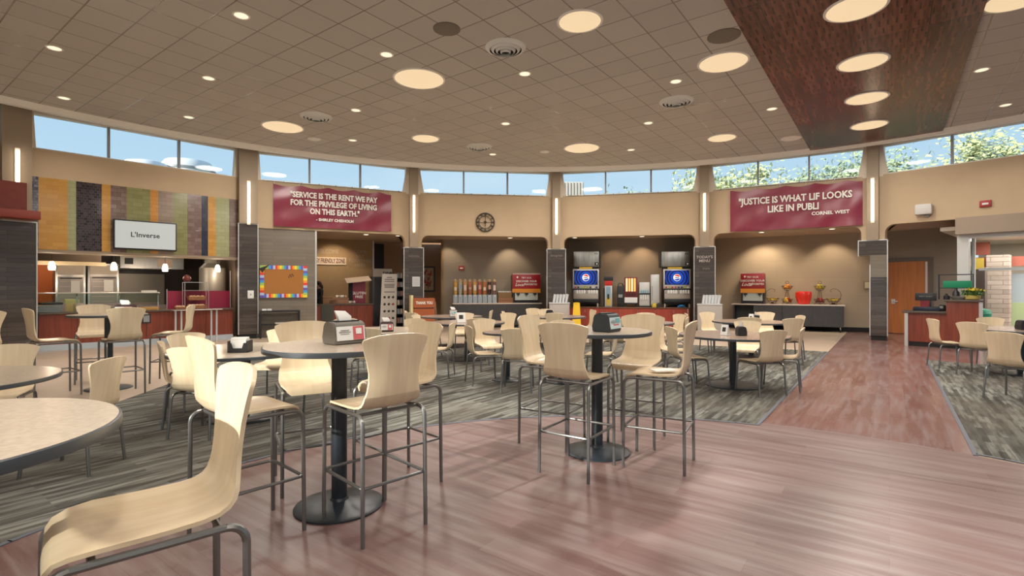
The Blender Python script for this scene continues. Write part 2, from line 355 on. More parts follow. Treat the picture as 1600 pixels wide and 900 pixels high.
# ceiling with the tile grid
def ceil_mat():
    m = bpy.data.materials.new('acoustic ceiling tiles'); m.use_nodes = True; t = m.node_tree; b = t.nodes['Principled BSDF']
    tcx = nd(t, 'ShaderNodeTexCoord'); vr = nd(t, 'ShaderNodeVectorRotate', rotation_type='Z_AXIS'); vr.inputs['Angle'].default_value = AU
    ofs = nd(t, 'ShaderNodeVectorMath', operation='ADD'); ofs.inputs[1].default_value = (1.83+0.61*40, 0.61*40+0.2, 0)
    t.links.new(tcx.outputs['Object'], vr.inputs[0]); t.links.new(vr.outputs[0], ofs.inputs[0])
    br = nd(t, 'ShaderNodeTexBrick'); br.offset = 0.0; br.inputs['Scale'].default_value = 1
    br.inputs['Color1'].default_value = (0.59, 0.555, 0.515, 1); br.inputs['Color2'].default_value = (0.64, 0.605, 0.56, 1); br.inputs['Mortar'].default_value = (0.34, 0.30, 0.26, 1)
    br.inputs['Brick Width'].default_value = 0.61; br.inputs['Row Height'].default_value = 0.61; br.inputs['Mortar Size'].default_value = 0.011
    t.links.new(ofs.outputs[0], br.inputs['Vector'])
    n = nd(t, 'ShaderNodeTexNoise'); n.inputs['Scale'].default_value = 90; t.links.new(tcx.outputs['Object'], n.inputs['Vector'])
    k = nd(t, 'ShaderNodeMix', data_type='RGBA', blend_type='MULTIPLY'); k.inputs[0].default_value = 0.25
    t.links.new(br.outputs['Color'], k.inputs[6]); t.links.new(n.outputs['Color'], k.inputs[7]); t.links.new(k.outputs[2], b.inputs['Base Color'])
    rr = nd(t, 'ShaderNodeMapRange'); rr.inputs[3].default_value = 0.8; rr.inputs[4].default_value = 0.22; t.links.new(br.outputs['Fac'], rr.inputs[0]); t.links.new(rr.outputs[0], b.inputs['Roughness'])
    bp = nd(t, 'ShaderNodeBump'); bp.invert = True; bp.inputs['Strength'].default_value = 0.4; bp.inputs['Distance'].default_value = 0.01
    t.links.new(br.outputs['Fac'], bp.inputs['Height']); t.links.new(bp.outputs[0], b.inputs['Normal'])
    return m
struct('ceiling', MB().prism(arc((CX, CY), 13.97, 0, 2*pi, 144)[:-1], HC, HC+0.12), ceil_mat())
struct('ceiling_soffit', MB().prism(arc((CX, CY), 15.05, 0, 2*pi, 96)[:-1], HC+0.125, HC+0.35), taupe)
b = MB(); prof = [(13.86, HC-0.07), (13.80, HC+0.01), (14.10, HC+0.01), (14.06, HC-0.11), (13.90, HC-0.11)]
rs = [[Vector((CX+r*sin(a), CY+r*cos(a), z)) for r, z in prof] for a in [2*pi*k/144 for k in range(144)]]
b.rings(rs, None, False, True, False); struct('trim_5', b, wtrim)
# wood band across the ceiling
bandm = None
def band_mat():
    m = bpy.data.materials.new('perforated walnut panels'); m.use_nodes = True; t = m.node_tree; b = t.nodes['Principled BSDF']
    tcx = nd(t, 'ShaderNodeTexCoord'); vr = nd(t, 'ShaderNodeVectorRotate', rotation_type='Z_AXIS'); vr.inputs['Angle'].default_value = AU
    t.links.new(tcx.outputs['Object'], vr.inputs[0])           # x = v, y = u
    mp_ = nd(t, 'ShaderNodeMapping'); mp_.inputs['Scale'].default_value = (16, 1.1, 1); t.links.new(vr.outputs[0], mp_.inputs[0])
    n = nd(t, 'ShaderNodeTexNoise'); n.inputs['Scale'].default_value = 1; n.inputs['Detail'].default_value = 4; t.links.new(mp_.outputs[0], n.inputs['Vector'])
    r = nd(t, 'ShaderNodeValToRGB'); r.color_ramp.elements[0].position = 0.35; r.color_ramp.elements[0].color = (0.10, 0.030, 0.018, 1)
    r.color_ramp.elements[1].position = 0.7; r.color_ramp.elements[1].color = (0.22, 0.085, 0.055, 1); t.links.new(n.outputs[0], r.inputs[0])
    a = nd(t, 'ShaderNodeVectorMath', operation='ADD'); a.inputs[1].default_value = (1.46+0.97*20, 2.15*20-9.9, 0); t.links.new(vr.outputs[0], a.inputs[0])
    br = nd(t, 'ShaderNodeTexBrick'); br.offset = 0.0; br.inputs['Scale'].default_value = 1; br.inputs['Brick Width'].default_value = 0.97; br.inputs['Row Height'].default_value = 2.15
    br.inputs['Mortar Size'].default_value = 0.008; br.inputs['Color1'].default_value = (0.75, 0.75, 0.75, 1); br.inputs['Color2'].default_value = (1.15, 1.15, 1.15, 1); br.inputs['Mortar'].default_value = (0.12, 0.12, 0.12, 1)
    t.links.new(a.outputs[0], br.inputs['Vector'])
    k = nd(t, 'ShaderNodeMix', data_type='RGBA', blend_type='MULTIPLY'); k.inputs[0].default_value = 1; t.links.new(r.outputs[0], k.inputs[6]); t.links.new(br.outputs['Color'], k.inputs[7])
    # slots: short dashes in rows
    d = nd(t, 'ShaderNodeTexBrick'); d.offset = 0.5; d.inputs['Scale'].default_value = 1; d.inputs['Brick Width'].default_value = 0.105; d.inputs['Row Height'].default_value = 0.27
    d.inputs['Mortar Size'].default_value = 0.040; d.inputs['Mortar Smooth'].default_value = 0
    t.links.new(a.outputs[0], d.inputs['Vector']); k2 = nd(t, 'ShaderNodeMix', data_type='RGBA'); inv = nd(t, 'ShaderNodeMath', operation='SUBTRACT'); inv.inputs[0].default_value = 1
    t.links.new(d.outputs['Fac'], inv.inputs[1]); ml = nd(t, 'ShaderNodeMath', operation='MULTIPLY'); ml.inputs[1].default_value = 0.85; t.links.new(inv.outputs[0], ml.inputs[0])
    t.links.new(ml.outputs[0], k2.inputs[0]); t.links.new(k.outputs[2], k2.inputs[6]); k2.inputs[7].default_value = (0.03, 0.008, 0.004, 1)
    t.links.new(k2.outputs[2], b.inputs['Base Color']); b.inputs['Roughness'].default_value = 0.27
    return m
vs = [-1.83+(1.08+1.83)*k/14 for k in range(15)]
far = [line_circle(v, (CX, CY), 14.25) for v in vs]
near = [uvp(-9.5, 1.08), uvp(-9.5, -1.83)]
struct('ceiling_band', MB().prism(far+near, HC-0.055, HC+0.02), band_mat())

# columns
N_COL = NA
glowm = lamp_mat('warm tube light', (1.0, 0.80, 0.56), 7.0)
for i in range(N_COL):
    a = ANG[i]; P = ring(a, RW)
    b = MB(); sw = 0.24 if i in (0, 1) else 0.135; b.bx(-sw, sw, -0.36, 0.12, {0: 2.92, 1: 3.29}.get(i, 2.78 if (i <= 6 or i >= NA-2) else 0.0), HC+0.1)
    struct('column', b, taupe, P, -a)
    b = MB()
    for s in (-1, 1):
        b.slab([(s*sw, 4.55), (s*0.36, 4.55), (s*(sw+0.07), HC+0.02), (s*sw, HC+0.02)], -0.14, 0.10)
    struct('column_cheek', b, cream, P, -a)
    front = i <= 6 or i >= NA-2
    if front:
        top = 2.90 if i == 0 else 2.76
        if i == 1: top = 3.27
        t = thing('wall_light', 'vertical warm tube light on the ' + {0: 'far left column by the kitchen', 1: 'column between the kitchen and the pinboard', 2: 'column left of the wall clock', 3: 'column right of the wall clock', 4: 'column left of the right-hand banner', 5: 'column right of the right-hand banner', 6: 'column out of sight at right', NA-2: 'column behind the left edge', NA-1: 'column left of the kitchen'}[i], 'wall light', P, -a, 'column lights')
        MB().bx(-0.045, 0.045, -0.375, -0.36, 3.25, 4.5).build('backplate', cream, t)
        MB().tube([(0, -0.395, 3.30), (0, -0.395, 4.45)], 0.028, None, 10).build('light_tube', glowm, t)
        # tiled plinth of the column
        b = MB(); w = 0.315 if i in (2, 3, 4) else 0.25 if i == 1 else 0.33
        if i == 5: b.bx(-w, w, -0.30, 0.25, 2.36, top, tiledark).bx(-0.06, w, -0.30, 0.25, 0.13, 1.75, tiledark).bx(-0.06, w, -0.30, 0.25, 1.75, 2.36, mirrortile)  # lighter tile segment paints in a reflection on the dark cladding
        else: b.bx(-w, w, -0.30, 0.25, 0.13, top)
        struct('column_cladding', b, None if i == 5 else tiledark, P, -a)
        b = MB(); b.bx(-w+0.03 if i != 5 else -0.04, w-0.03, -0.28, 0.22, 0, 0.13); struct('column_kick', b, blacksoft, P, -a)
        b = MB()
        for s in (-1, 1): b.bx(s*(w-0.01), s*(w+0.012), -0.315, -0.28, 2.34 if (i == 5 and s < 0) else 0.13, top+0.02)
        if i == 5: b.bx(-0.075, -0.05, -0.315, -0.28, 0.13, 2.10)
        b.bx(-w-0.012, w+0.012, -0.315, 0.26, top, top+0.025); struct('column_edge_trim', b, alu, P, -a)

def fascia_poly(L, lr, rr, x0=None, x1=None, zb=3.2, zt=4.6, leg=0.29, r=0.22, zl=2.6):
    x0 = -L/2 if x0 is None else x0; x1 = L/2 if x1 is None else x1
    p = [(x0, zt), (x0, zl if lr else zb)]
    if lr:
        p += [(x0+leg, zl)] + [(x0+leg+r-r*cos(t), zb-r+r*sin(t)) for t in [k*pi/2/6 for k in range(7)]]
    if rr:
        p += [(x1-leg-r+r*sin(t), zb-r+r*cos(t)) for t in [k*pi/2/6 for k in range(7)]] + [(x1-leg, zl), (x1, zl)]
    else: p += [(x1, zb)]
    p += [(x1, zt)]
    return p
WALLN = ['kitchen', 'pinboard', 'cereal', 'beverage', 'fruit', 'entrance']
glass = glass_mat()
for i, B in enumerate(BAY):
    L = B.L; rear = 7 <= i <= NA-4
    nm = WALLN[i] if i < 6 else 'rear' if rear else 'side'
    if i == 0: struct('wall_kitchen_fascia', MB().bx(-L/2, L/2, -0.10, 0.12, 3.95, 4.6), beige, B.M, B.rz)
    elif i == 1: struct('wall_pinboard_fascia', MB().slab(fascia_poly(L, False, True), -0.10, 0.12), beige, B.M, B.rz)
    elif i == 5: struct('wall_entrance_fascia', MB().slab(fascia_poly(L, True, False), -0.10, 0.12), beige, B.M, B.rz)
    else: struct('wall_%s_fascia' % nm, MB().slab(fascia_poly(L, True, True), -0.10, 0.12), beige, B.M, B.rz)
    if i in (1, 2, 3, 4):
        b = MB(); b.tube([(-L/2+0.4, -0.12, 4.585), (L/2-0.4, -0.12, 4.585)], 0.008, None, 6)
        for k in range(9):
            x = -L/2+0.5+k*(L-1.0)/8; b.box(x, -0.11, 4.60, 0.02, 0.04, 0.05)
        struct('trim_%d' % (6+i), b, steel, B.M, B.rz)
    # clerestory window
    w = thing('window_%d' % (i+1), None, None, B.M, B.rz); w['kind'] = 'structure'
    h = L/2-0.20
    b = MB(); b.bx(-h, h, -0.06, 0.08, 5.38, 5.44).bx(-h, h, -0.06, 0.08, 4.58, 4.63).bx(-h, -h+0.05, -0.05, 0.08, 4.6, 5.4).bx(h-0.05, h, -0.05, 0.08, 4.6, 5.4)
    b.build('window_frame', wtrim, w)
    for s in (-1, 1):
        MB().bx(s*h/3-0.025, s*h/3+0.025, -0.05, 0.08, 4.62, 5.39).build('mullion', mat('grey mullion', (0.35, 0.35, 0.37), 0.5), w)
    MB().bx(-h, h, 0.02, 0.026, 4.6, 5.4).build('window_glass', glass, w)
    struct('wall_%s_header' % nm, MB().bx(-L/2, L/2, -0.08, 0.12, 5.44, 5.575), taupe, B.M, B.rz)
    if i >= 6:
        if rear:
            w2 = thing('window_%d' % (i+21), None, None, B.M, B.rz); w2['kind'] = 'structure'  # unseen full-height glazing, put in to let daylight into the hall
            b = MB(); b.bx(-h, h, -0.05, 0.07, 0.0, 0.12).bx(-h, h, -0.05, 0.07, 3.1, 3.2).bx(-h, h, -0.05, 0.07, 2.2, 2.26)
            for k in range(4): x = -h+0.03+k*(2*h-0.06)/3; b.bx(x-0.03, x+0.03, -0.05, 0.07, 0, 3.2)
            b.build('window_frame', alu, w2); MB().bx(-h, h, 0, 0.006, 0.1, 3.1).build('window_glass', glass, w2)
            struct('wall_rear_pier', MB().bx(-L/2, -h, -0.1, 0.12, 0, 3.2).bx(h, L/2, -0.1, 0.12, 0, 3.2), beige, B.M, B.rz)
        else:
            struct('wall_%s' % nm, MB().bx(-L/2, L/2, 0.0, 0.2, 0, 3.3), greywall, B.M, B.rz)
# recesses
RD = {0: 4.2, 1: 3.4, 2: 2.0, 3: 1.75, 4: 2.72, 5: 2.72}
recess_c = mat('recess ceiling paint', (0.50, 0.38, 0.28), 0.7)
for i in range(6):
    B = BAY[i]; d = RD[i]; L = B.L; ex = 0.6
    if i == 0: continue
    b = MB(); b.bx(-L/2-ex*(i != 1), L/2+ex, 0.12, d+1.6, 3.27, 3.4); struct('ceiling_recess', b, recess_c, B.M, B.rz)
for i, hw in ((2, greywall), (3, orangewall), (4, greywall), (5, greywall)):
    B = BAY[i]; d = RD[i]; L = B.L
    x0 = -L/2-0.3; x1 = L/2+0.35
    if i == 2: x0 = B.s_(d, 689)
    if i == 5: x1 = B.s_(d, 1497)
    if i == 3:
        struct('wall_beverage', MB().bx(x0, x1, d, d+0.15, 0, 3.3), greywall, B.M, B.rz)
    else:
        struct('wall_' + WALLN[i], MB().bx(x0, x1, d, d+0.15, 0, 3.3), fruitwall if i == 4 else hw, B.M, B.rz)
    if i >= 4:
        struct('baseboard_' + WALLN[i], MB().bx(x0, x1 if i == 4 else B.s_(d, 1384), d-0.02, d, 0, 0.15), blacksoft, B.M, B.rz)
# partitions between the recesses
for k, dd in ((3, 2.0), (4, 2.8)):
    b = MB(); b.bx(-0.09, 0.09, 0.2, dd, 0, 3.3); struct('wall_partition', b, orangewall if k == 3 else tanwall, ring(ANG[k], RW), -ANG[k])
# passage behind the second column, with the poster wall
B = BAY[2]; x689 = B.s_(2.0, 689)
struct('wall_passage_side', MB().bx(x689, x689+0.12, 2.0, 4.2, 0, 3.3), tanwall, B.M, B.rz)
struct('wall_passage', MB().bx(x689-2.3, x689+0.1, 3.9, 4.05, 0, 3.3), orangewall, B.M, B.rz)
# pinboard bay: shiny tiled wall at left, deep recess at right
B = BAY[1]; xe = B.s_(0, 492.5)
struct('wall_pinboard', MB().bx(-B.L/2, xe, -0.05, 0.2, 0, 3.2), mirrortile, B.M, B.rz)
struct('trim_11', MB().bx(xe-0.01, xe+0.04, -0.07, 0.22, 0, 3.2), alu, B.M, B.rz)
x582 = B.s_(3.4, 582)
struct('wall_zone', MB().bx(xe-1.35, x582, 3.4, 3.55, 0, 3.3), tanwall, B.M, B.rz)
struct('wall_zone_return', MB().bx(x582, x582+0.06, 3.38, 4.6, 0, 3.3), alu, B.M, B.rz)
struct('wall_zone_dark', MB().bx(x582, x582+2.6, 4.6, 4.75, 0, 3.3), darkwall, B.M, B.rz)
struct('wall_zone_left', MB().bx(xe-1.35, xe-1.25, 0.2, 3.4, 0, 3.3), tanwall, B.M, B.rz)
# ================================================================== KITCHEN BAY (leftmost)
B = BAY[0]; L = B.L
def bt(B, name, label, cat, x=0, d=0, z=0, group=None): return thing(name, label, cat, B.pt(x, d, z), B.rz, group)
# tiled stripe wall: built from stripes left to right, each its own colour of mosaic
def mosaic(n, a, b_, c, w=0.10, h=0.05, r=0.16, st=0.3): return brick_mat(n, a, b_, c, w, h, 0.004, r, plane='xz', bumpy=0.4, streak=0.0)
mz = {'grey': mosaic('blue grey mosaic', (0.05, 0.05, 0.07), (0.22, 0.22, 0.27), (0.05, 0.05, 0.05), 0.075, 0.06), 'ochre': mosaic('ochre tile', (0.50, 0.245, 0.045), (0.58, 0.31, 0.07), (0.45, 0.24, 0.06), 0.2, 0.1),
      'pale': mosaic('pale green tile', (0.33, 0.34, 0.17), (0.38, 0.38, 0.20), (0.28, 0.28, 0.15), 0.2, 0.1), 'black': mosaic('black mosaic', (0.010, 0.008, 0.014), (0.06, 0.045, 0.05), (0.10, 0.07, 0.06), 0.075, 0.06),
      'mauve': mosaic('mauve brown tile', (0.15, 0.09, 0.07), (0.24, 0.165, 0.14), (0.12, 0.08, 0.07), 0.16, 0.10), 'olive': mosaic('olive tile', (0.22, 0.21, 0.08), (0.27, 0.26, 0.11), (0.19, 0.18, 0.08), 0.2, 0.1),
      'orange': mosaic('orange tile', (0.52, 0.22, 0.035), (0.58, 0.26, 0.05), (0.40, 0.18, 0.04), 0.2, 0.1), 'taupe': mosaic('taupe tile', (0.25, 0.18, 0.125), (0.30, 0.22, 0.16), (0.2, 0.14, 0.1), 0.2, 0.1),
      'navy': mosaic('navy tile', (0.018, 0.022, 0.045), (0.035, 0.045, 0.08), (0.02, 0.02, 0.03), 0.12, 0.12)}
str_ = [(36, 60, 'grey'), (60, 106, 'ochre'), (106, 119, 'pale'), (119, 159, 'black'), (159, 173, 'ochre'), (173, 198, 'mauve'), (198, 235, 'olive'), (235, 247, 'orange'), (247, 270, 'taupe'), (270, 293, 'olive'), (293, 315, 'mauve'), (315, 325, 'navy'), (325, 337, 'ochre'), (337, 358, 'pale'), (358, 376, 'mauve')]
b = MB()
for a_, c_, k in str_:
    x0 = B.s_(-0.12, a_); x1 = B.s_(-0.12, c_); b.bx(max(x0, -L/2), min(x1, L/2), -0.12, 0.15, 2.33, 3.96, mz[k])
struct('wall_kitchen_mosaic', b, None, B.M, B.rz)
struct('wall_kitchen_soffit', MB().bx(-L/2, L/2, -0.11, 0.6, 2.27, 2.33), taupe, B.M, B.rz)
# kitchen shell
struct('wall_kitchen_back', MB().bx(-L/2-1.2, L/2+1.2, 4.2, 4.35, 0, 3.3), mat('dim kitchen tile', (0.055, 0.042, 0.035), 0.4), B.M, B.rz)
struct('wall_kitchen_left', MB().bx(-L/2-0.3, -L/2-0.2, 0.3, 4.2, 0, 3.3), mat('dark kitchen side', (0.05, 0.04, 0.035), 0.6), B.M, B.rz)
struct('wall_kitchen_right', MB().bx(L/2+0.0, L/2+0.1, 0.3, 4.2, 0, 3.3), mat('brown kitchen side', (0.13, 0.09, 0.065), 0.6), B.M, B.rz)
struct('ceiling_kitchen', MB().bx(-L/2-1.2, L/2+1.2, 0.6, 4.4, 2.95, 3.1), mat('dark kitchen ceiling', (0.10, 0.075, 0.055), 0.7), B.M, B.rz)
x0, x1, z0, z1 = B.rect(4.0, 54, 380, 84, 520)
struct('wall_kitchen_orange', MB().bx(x0, x1, 4.0, 4.2, 0, 2.9), mat('orange painted panel', (0.55, 0.13, 0.03), 0.6), B.M, B.rz)
t = bt(B, 'wall_screen', 'wide wall screen with a pale blank page hung on the striped tile wall', 'screen', 0, -0.13)
x0, x1, z0, z1 = B.rect(-0.2, 177, 343, 276, 391); z0 = B.z_(-0.2, 226, 390.5); z1 = B.z_(-0.2, 226, 345.5)
MB().bx(x0, x1, -0.09, -0.02, z0, z1, black, 0.008).build('screen_bezel', black, t)
MB().bx(x0+0.03, x1-0.03, -0.094, -0.088, z0+0.03, z1-0.03).build('display', mat('pale display', (0.1, 0.1, 0.1), 0.3, emit=(0.50, 0.51, 0.47), es=0.9), t)
MB().bx((x0+x1)/2-0.2, (x0+x1)/2+0.2, -0.02, 0.02, (z0+z1)/2-0.15, (z0+z1)/2+0.15).build('mounting_bracket', black, t)
text_obj('screen_text', "L'Inverse", 0.17, inkdark, t, (x0+x1)/2-0.02, -0.098, (z0+z1)/2+0.0, thick=0.001, bold=0.003)
# red canopy box above the far left column
P0 = ring(ANG[0], RW)
t = thing('canopy_box', 'dark red boxed canopy with a ledge at the left edge above the column', 'canopy', P0, -ANG[0])
MB().bx(-2.2, 0.10, -0.62, -0.33, 3.12, 3.72).build('box_panel', mat('brick red panel', (0.155, 0.022, 0.010), 0.45, noise=0.1), t)
MB().bx(-2.2, 0.30, -0.75, -0.30, 2.94, 3.12, None, 0.01).build('ledge', mat('brick red ledge', (0.22, 0.028, 0.014), 0.4), t)
# serving counter
cx0 = -L/2+0.42; cx1 = L/2-0.36
t = bt(B, 'serving_counter', 'long cherry-fronted serving counter with a dark top in the kitchen bay', 'counter')
MB().bx(cx0, cx1, 0.02, 0.85, 0.14, 0.84).build('counter_base', redwood, t)
MB().bx(cx0, cx1, -0.05, 0.95, 0.84, 0.88, None, 0.006).build('worktop', countertop, t)
MB().bx(cx0, cx1, 0.0, 0.8, 0, 0.14).build('kick_plate', mat('bright metal kick', (0.55, 0.62, 0.68), 0.25, metal=0.4), t)
for k in range(1, 6): pass
b = MB()
for k in range(1, 6): x = cx0+k*(cx1-cx0)/6; b.bx(x-0.004, x+0.004, 0.012, 0.021, 0.15, 0.83)
b.build('panel_joint', inkdark, t)
# glass guard on the left two thirds
t = bt(B, 'sneeze_guard', 'low glass sneeze guard on steel posts over the serving counter', 'sneeze guard')
gx0 = B.s_(0.2, 47); gx1 = B.s_(0.2, 247)
for x in (gx0, (gx0*2+gx1)/3, (gx0+2*gx1)/3, gx1): MB().tube([(x, 0.2, 0.88), (x, 0.2, 1.26), (x, 0.10, 1.33)], 0.018, stainless, 8).build('post', None, t)
MB().box((gx0+gx1)/2, 0.28, 1.33, gx1-gx0, 0.42, 0.008, None).build('top_glass', glass_mat('green edged glass', (0.86, 0.94, 0.91)), t)
MB().box((gx0+gx1)/2, 0.06, 1.20, gx1-gx0, 0.008, 0.24, None, rx=radians(-18)).build('front_glass', MATS['green edged glass'], t)
MB().tube([(gx0, 0.08, 1.33), (gx1, 0.08, 1.33)], 0.012, stainless, 8).build('rail', None, t)
# maroon partition panels with wire stand
x0, x1, z0, z1 = B.rect(0.35, 261, 456, 290, 481)
t = bt(B, 'counter_screen', 'crimson counter screen panels standing at the right end of the serving counter', 'screen panel')
xa = B.s_(0.3, 261); xb = B.s_(0.3, 360)
MB().bx(xa, xb, 0.30, 0.325, 0.885, 1.37).build('panel', crimson, t)
for x in (xa, xb): MB().tube([(x, 0.31, 0.88), (x, 0.31, 1.42)], 0.015, stainless, 8).build('post', None, t)
MB().tube([(xb, 0.31, 1.42), (xb, 0.31, 1.95)], 0.012, stainless, 8).build('upright', None, t)
t = bt(B, 'basket_rack', 'wire rack holding wooden baskets before the crimson panels', 'rack', B.s_(0.1, 306), 0.1, 0.88)
w = (B.s_(0.1, 324)-B.s_(0.1, 287))/2
for s in (-1, 1):
    for y in (-0.1, 0.12): MB().tube([(s*w, y, 0), (s*w, y, 0.72)], 0.010, stainless, 8).build('post', None, t)
MB().bx(-w, w, -0.1, 0.12, 0.715, 0.73).build('shelf', stainless, t); MB().bx(-w, w, -0.1, 0.12, 0.50, 0.508).build('shelf', stainless, t)
wick = mat('brown wicker', (0.28, 0.12, 0.05), 0.8, noise=0.4, nscale=40)
bun = mat('bread crust', (0.62, 0.40, 0.22), 0.7, noise=0.2)
def basket(B, px, d, z, w, h, label, n, seed, grp='wicker baskets'):
    t = bt(B, 'basket', label, 'basket', B.s_(d, px), d, z, grp)
    b = MB(); b.rings([[Vector((sx*w*f, sy*0.11*f, zz)) for sx, sy in ((-1, -1), (1, -1), (1, 1), (-1, 1))] for f, zz in ((0.85, 0), (1, h), (0.93, h), (0.8, 0.01))], wick, True, False, False); b.build('basket_body', None, t)
    rnd = random.Random(seed)
    for k in range(n): tag(MB().ball((0, 0, 0), 0.045, bun, 2, (1.3, 1, 0.8)).build('bread_roll', None, None, B.pt(B.s_(d, px)-w*0.8+1.6*w*(k+0.5)/n, d+rnd.uniform(-.05, .05), z+h*0.75+0.02), 0), 'pale bread roll heaped in the %s' % label.split(',')[0], 'bread roll', 'bread rolls in the %s' % label.split(',')[0])
basket(B, 307, 0.05, 1.12, 0.22, 0.10, 'upper wicker basket, held in the wire rack', 4, 1)
basket(B, 307, -0.0, 0.89, 0.24, 0.09, 'lower wicker basket, on the counter under the rack', 5, 2)
basket(B, 281, 0.0, 0.885, 0.13, 0.06, 'small wicker basket, left of the wire rack', 3, 3)
t = bt(B, 'round_lamp', 'dark red ball on the wire rack of the kitchen counter', 'ornament', B.s_(0.1, 292), 0.1, 1.61)
MB().ball((0, 0, 0.10), 0.10, mat('dark red ball', (0.16, 0.03, 0.02), 0.3)).build('ball', None, t); MB().cyl(0, 0, 0, 0.03, 0.05, black).build('foot', None, t)
# tray rail table in front
t = bt(B, 'tray_table', 'narrow steel tray table on thin legs in front of the crimson panels', 'table')
ta = B.s_(-0.35, 272); tb = B.s_(-0.35, 340)
MB().bx(ta-0.05, tb+0.08, -0.50, -0.22, 0.86, 0.885, None, 0.006).build('tabletop', stainless, t)
for x in (ta+0.03, ta+0.16, tb-0.16, tb-0.03): MB().bx(x-0.02, x+0.02, -0.38, -0.34, 0.0, 0.86).build('leg', alu, t)
# ovens
def oven(px0, px1, label):
    x0, x1, z0, z1 = B.rect(2.6, px0, 412, px1, 500); zt = B.z_(2.6, (px0+px1)/2, 412)
    t = bt(B, 'oven', label, 'oven', (x0+x1)/2, 2.6, 0, 'stainless oven cabinets'); w = (x1-x0)/2
    MB().bx(-w, w, 0, 0.8, 0.0, zt, None, 0.01).build('oven_body', stainless, t)
    MB().bx(-w+0.05, w-0.05, -0.02, 0, zt-0.30, zt-0.05).build('control_panel', mat('beige control panel', (0.5, 0.42, 0.33), 0.4), t)
    MB().bx(-w+0.05, w-0.05, -0.03, 0, 0.7, zt-0.36).build('door', mat('dull grey door', (0.33, 0.30, 0.27), 0.35, metal=0.4), t)
    b = MB()
    for k in range(7): b.bx(-w+0.10, w-0.12, -0.04, -0.03, 0.78+k*0.14, 0.80+k*0.14)
    b.build('shelf_lines', mat('pink grey trays', (0.50, 0.38, 0.34), 0.5), t)
    MB().bx(w*0.0, w*0.6, -0.055, -0.045, zt-0.78, zt-0.46).build('notice_sheet', paper, t)
    MB().tube([(-w+0.09, -0.07, zt-0.40), (w-0.09, -0.07, zt-0.40)], 0.014, black, 8).build('handle', None, t)
oven(86, 134, 'left stainless oven cabinet behind the serving counter, with tray slots and a notice')
oven(137, 186, 'right stainless oven cabinet behind the serving counter, beside the range hood')
# hood
x0, x1, z0, z1 = B.rect(2.6, 188, 396, 287, 420)
t = bt(B, 'range_hood', 'wide stainless range hood hanging behind the serving counter', 'range hood')
zb_ = B.z_(2.6, 240, 420)
MB().slab([(x0, zb_), (x1, zb_), (x1, zb_+0.35), (x1-0.1, 2.95), (x0+0.1, 2.95), (x0, zb_+0.35)], 2.6, 3.9).build('hood_canopy', stainless, t)
MB().bx(x0+0.1, x0+0.3, 2.57, 2.6, zb_+0.12, zb_+0.3).build('control_box', black, t)
MB().bx(x0+0.9, x1-0.3, 2.58, 2.6, zb_+0.06, zb_+0.30).build('glow_patch', mat('warm steel glow', (0.55, 0.42, 0.33), 0.4), t)  # patch coloured as a warm glow on the steel, emits no light
t = bt(B, 'duct_pipe', 'round grey exhaust duct and hopper at the right of the kitchen', 'duct', min(B.s_(1.5, 343), L/2-0.45), 1.5)
MB().lathe([(0.36, 1.0), (0.36, 2.05), (0.22, 2.2), (0.20, 2.94)], 0, 0, None, 24).build('hopper', mat('dull zinc', (0.28, 0.26, 0.22), 0.4, metal=0.3), t)
MB().cyl(0, 0, 0, 1.0, 0.3, greyp).build('pedestal', None, t)
t = bt(B, 'grill_station', 'stainless splashback and grill line under the range hood', 'grill')
x0, x1, z0, z1 = B.rect(3.0, 188, 427, 268, 470); MB().bx(x0, x1, 3.9, 4.0, 0.9, z1).build('splashback', mat('dull olive steel', (0.30, 0.27, 0.22), 0.35, metal=0.5), t)
MB().bx(x0, x1, 3.1, 3.9, 0, 0.92).build('grill_body', stainless, t)
x0, x1, z0, z1 = B.rect(2.0, 48, 398, 175, 405)
t = bt(B, 'food_warmer_shelf', 'long lit beige overshelf at the left top of the kitchen opening', 'shelf')
x0 = -L/2+0.1; x1 = B.s_(1.2, 165)
MB().bx(x0, x1, 1.2, 1.9, 2.05, 2.10).build('shelf_board', mat('warm beige shelf', (0.42, 0.33, 0.22), 0.5), t)
MB().bx(x0, x1, 1.9, 1.95, 2.05, 2.95).build('shelf_back', mat('kitchen brown shelf back', (0.16, 0.115, 0.085), 0.5), t)
MB().bx(x0, x1, 1.15, 1.2, 2.02, 2.12).build('shelf_lip', mat('warm beige shelf lip', (0.60, 0.48, 0.30), 0.5), t)
# pendants
for k, (px, py) in enumerate(((81, 416), (178, 417), (258, 419), (340, 420))):
    d = 0.75; z = B.z_(d, px, py); t = bt(B, 'pendant_lamp', 'small frosted glass pendant over the counter, ' + ['leftmost, before the orange wall', 'second from the left, before the right oven', 'third from the left, before the range hood', 'rightmost, before the round duct'][k], 'pendant lamp', B.s_(d, px), d, 0, 'kitchen pendants')
    MB().tube([(0, 0, z+0.10), (0, 0, 2.98)], 0.006, black, 6).build('cord', None, t)
    MB().lathe([(0.03, z+0.12), (0.055, z+0.09), (0.075, z-0.02), (0.065, z-0.09), (0.04, z-0.09)], 0, 0, None, 20).build('shade', lamp_mat('frosted pendant glow', (1.0, 0.80, 0.58), 3.0), t)
    l = bpy.data.lights.new('pendant_light', 'POINT'); l.energy = 16; l.color = (1, .8, .6); l.shadow_soft_size = 0.05; lo = bpy.data.objects.new('pendant_light', l); COL.objects.link(lo); lo.parent = t; lo.location = (0, 0, z-0.16)
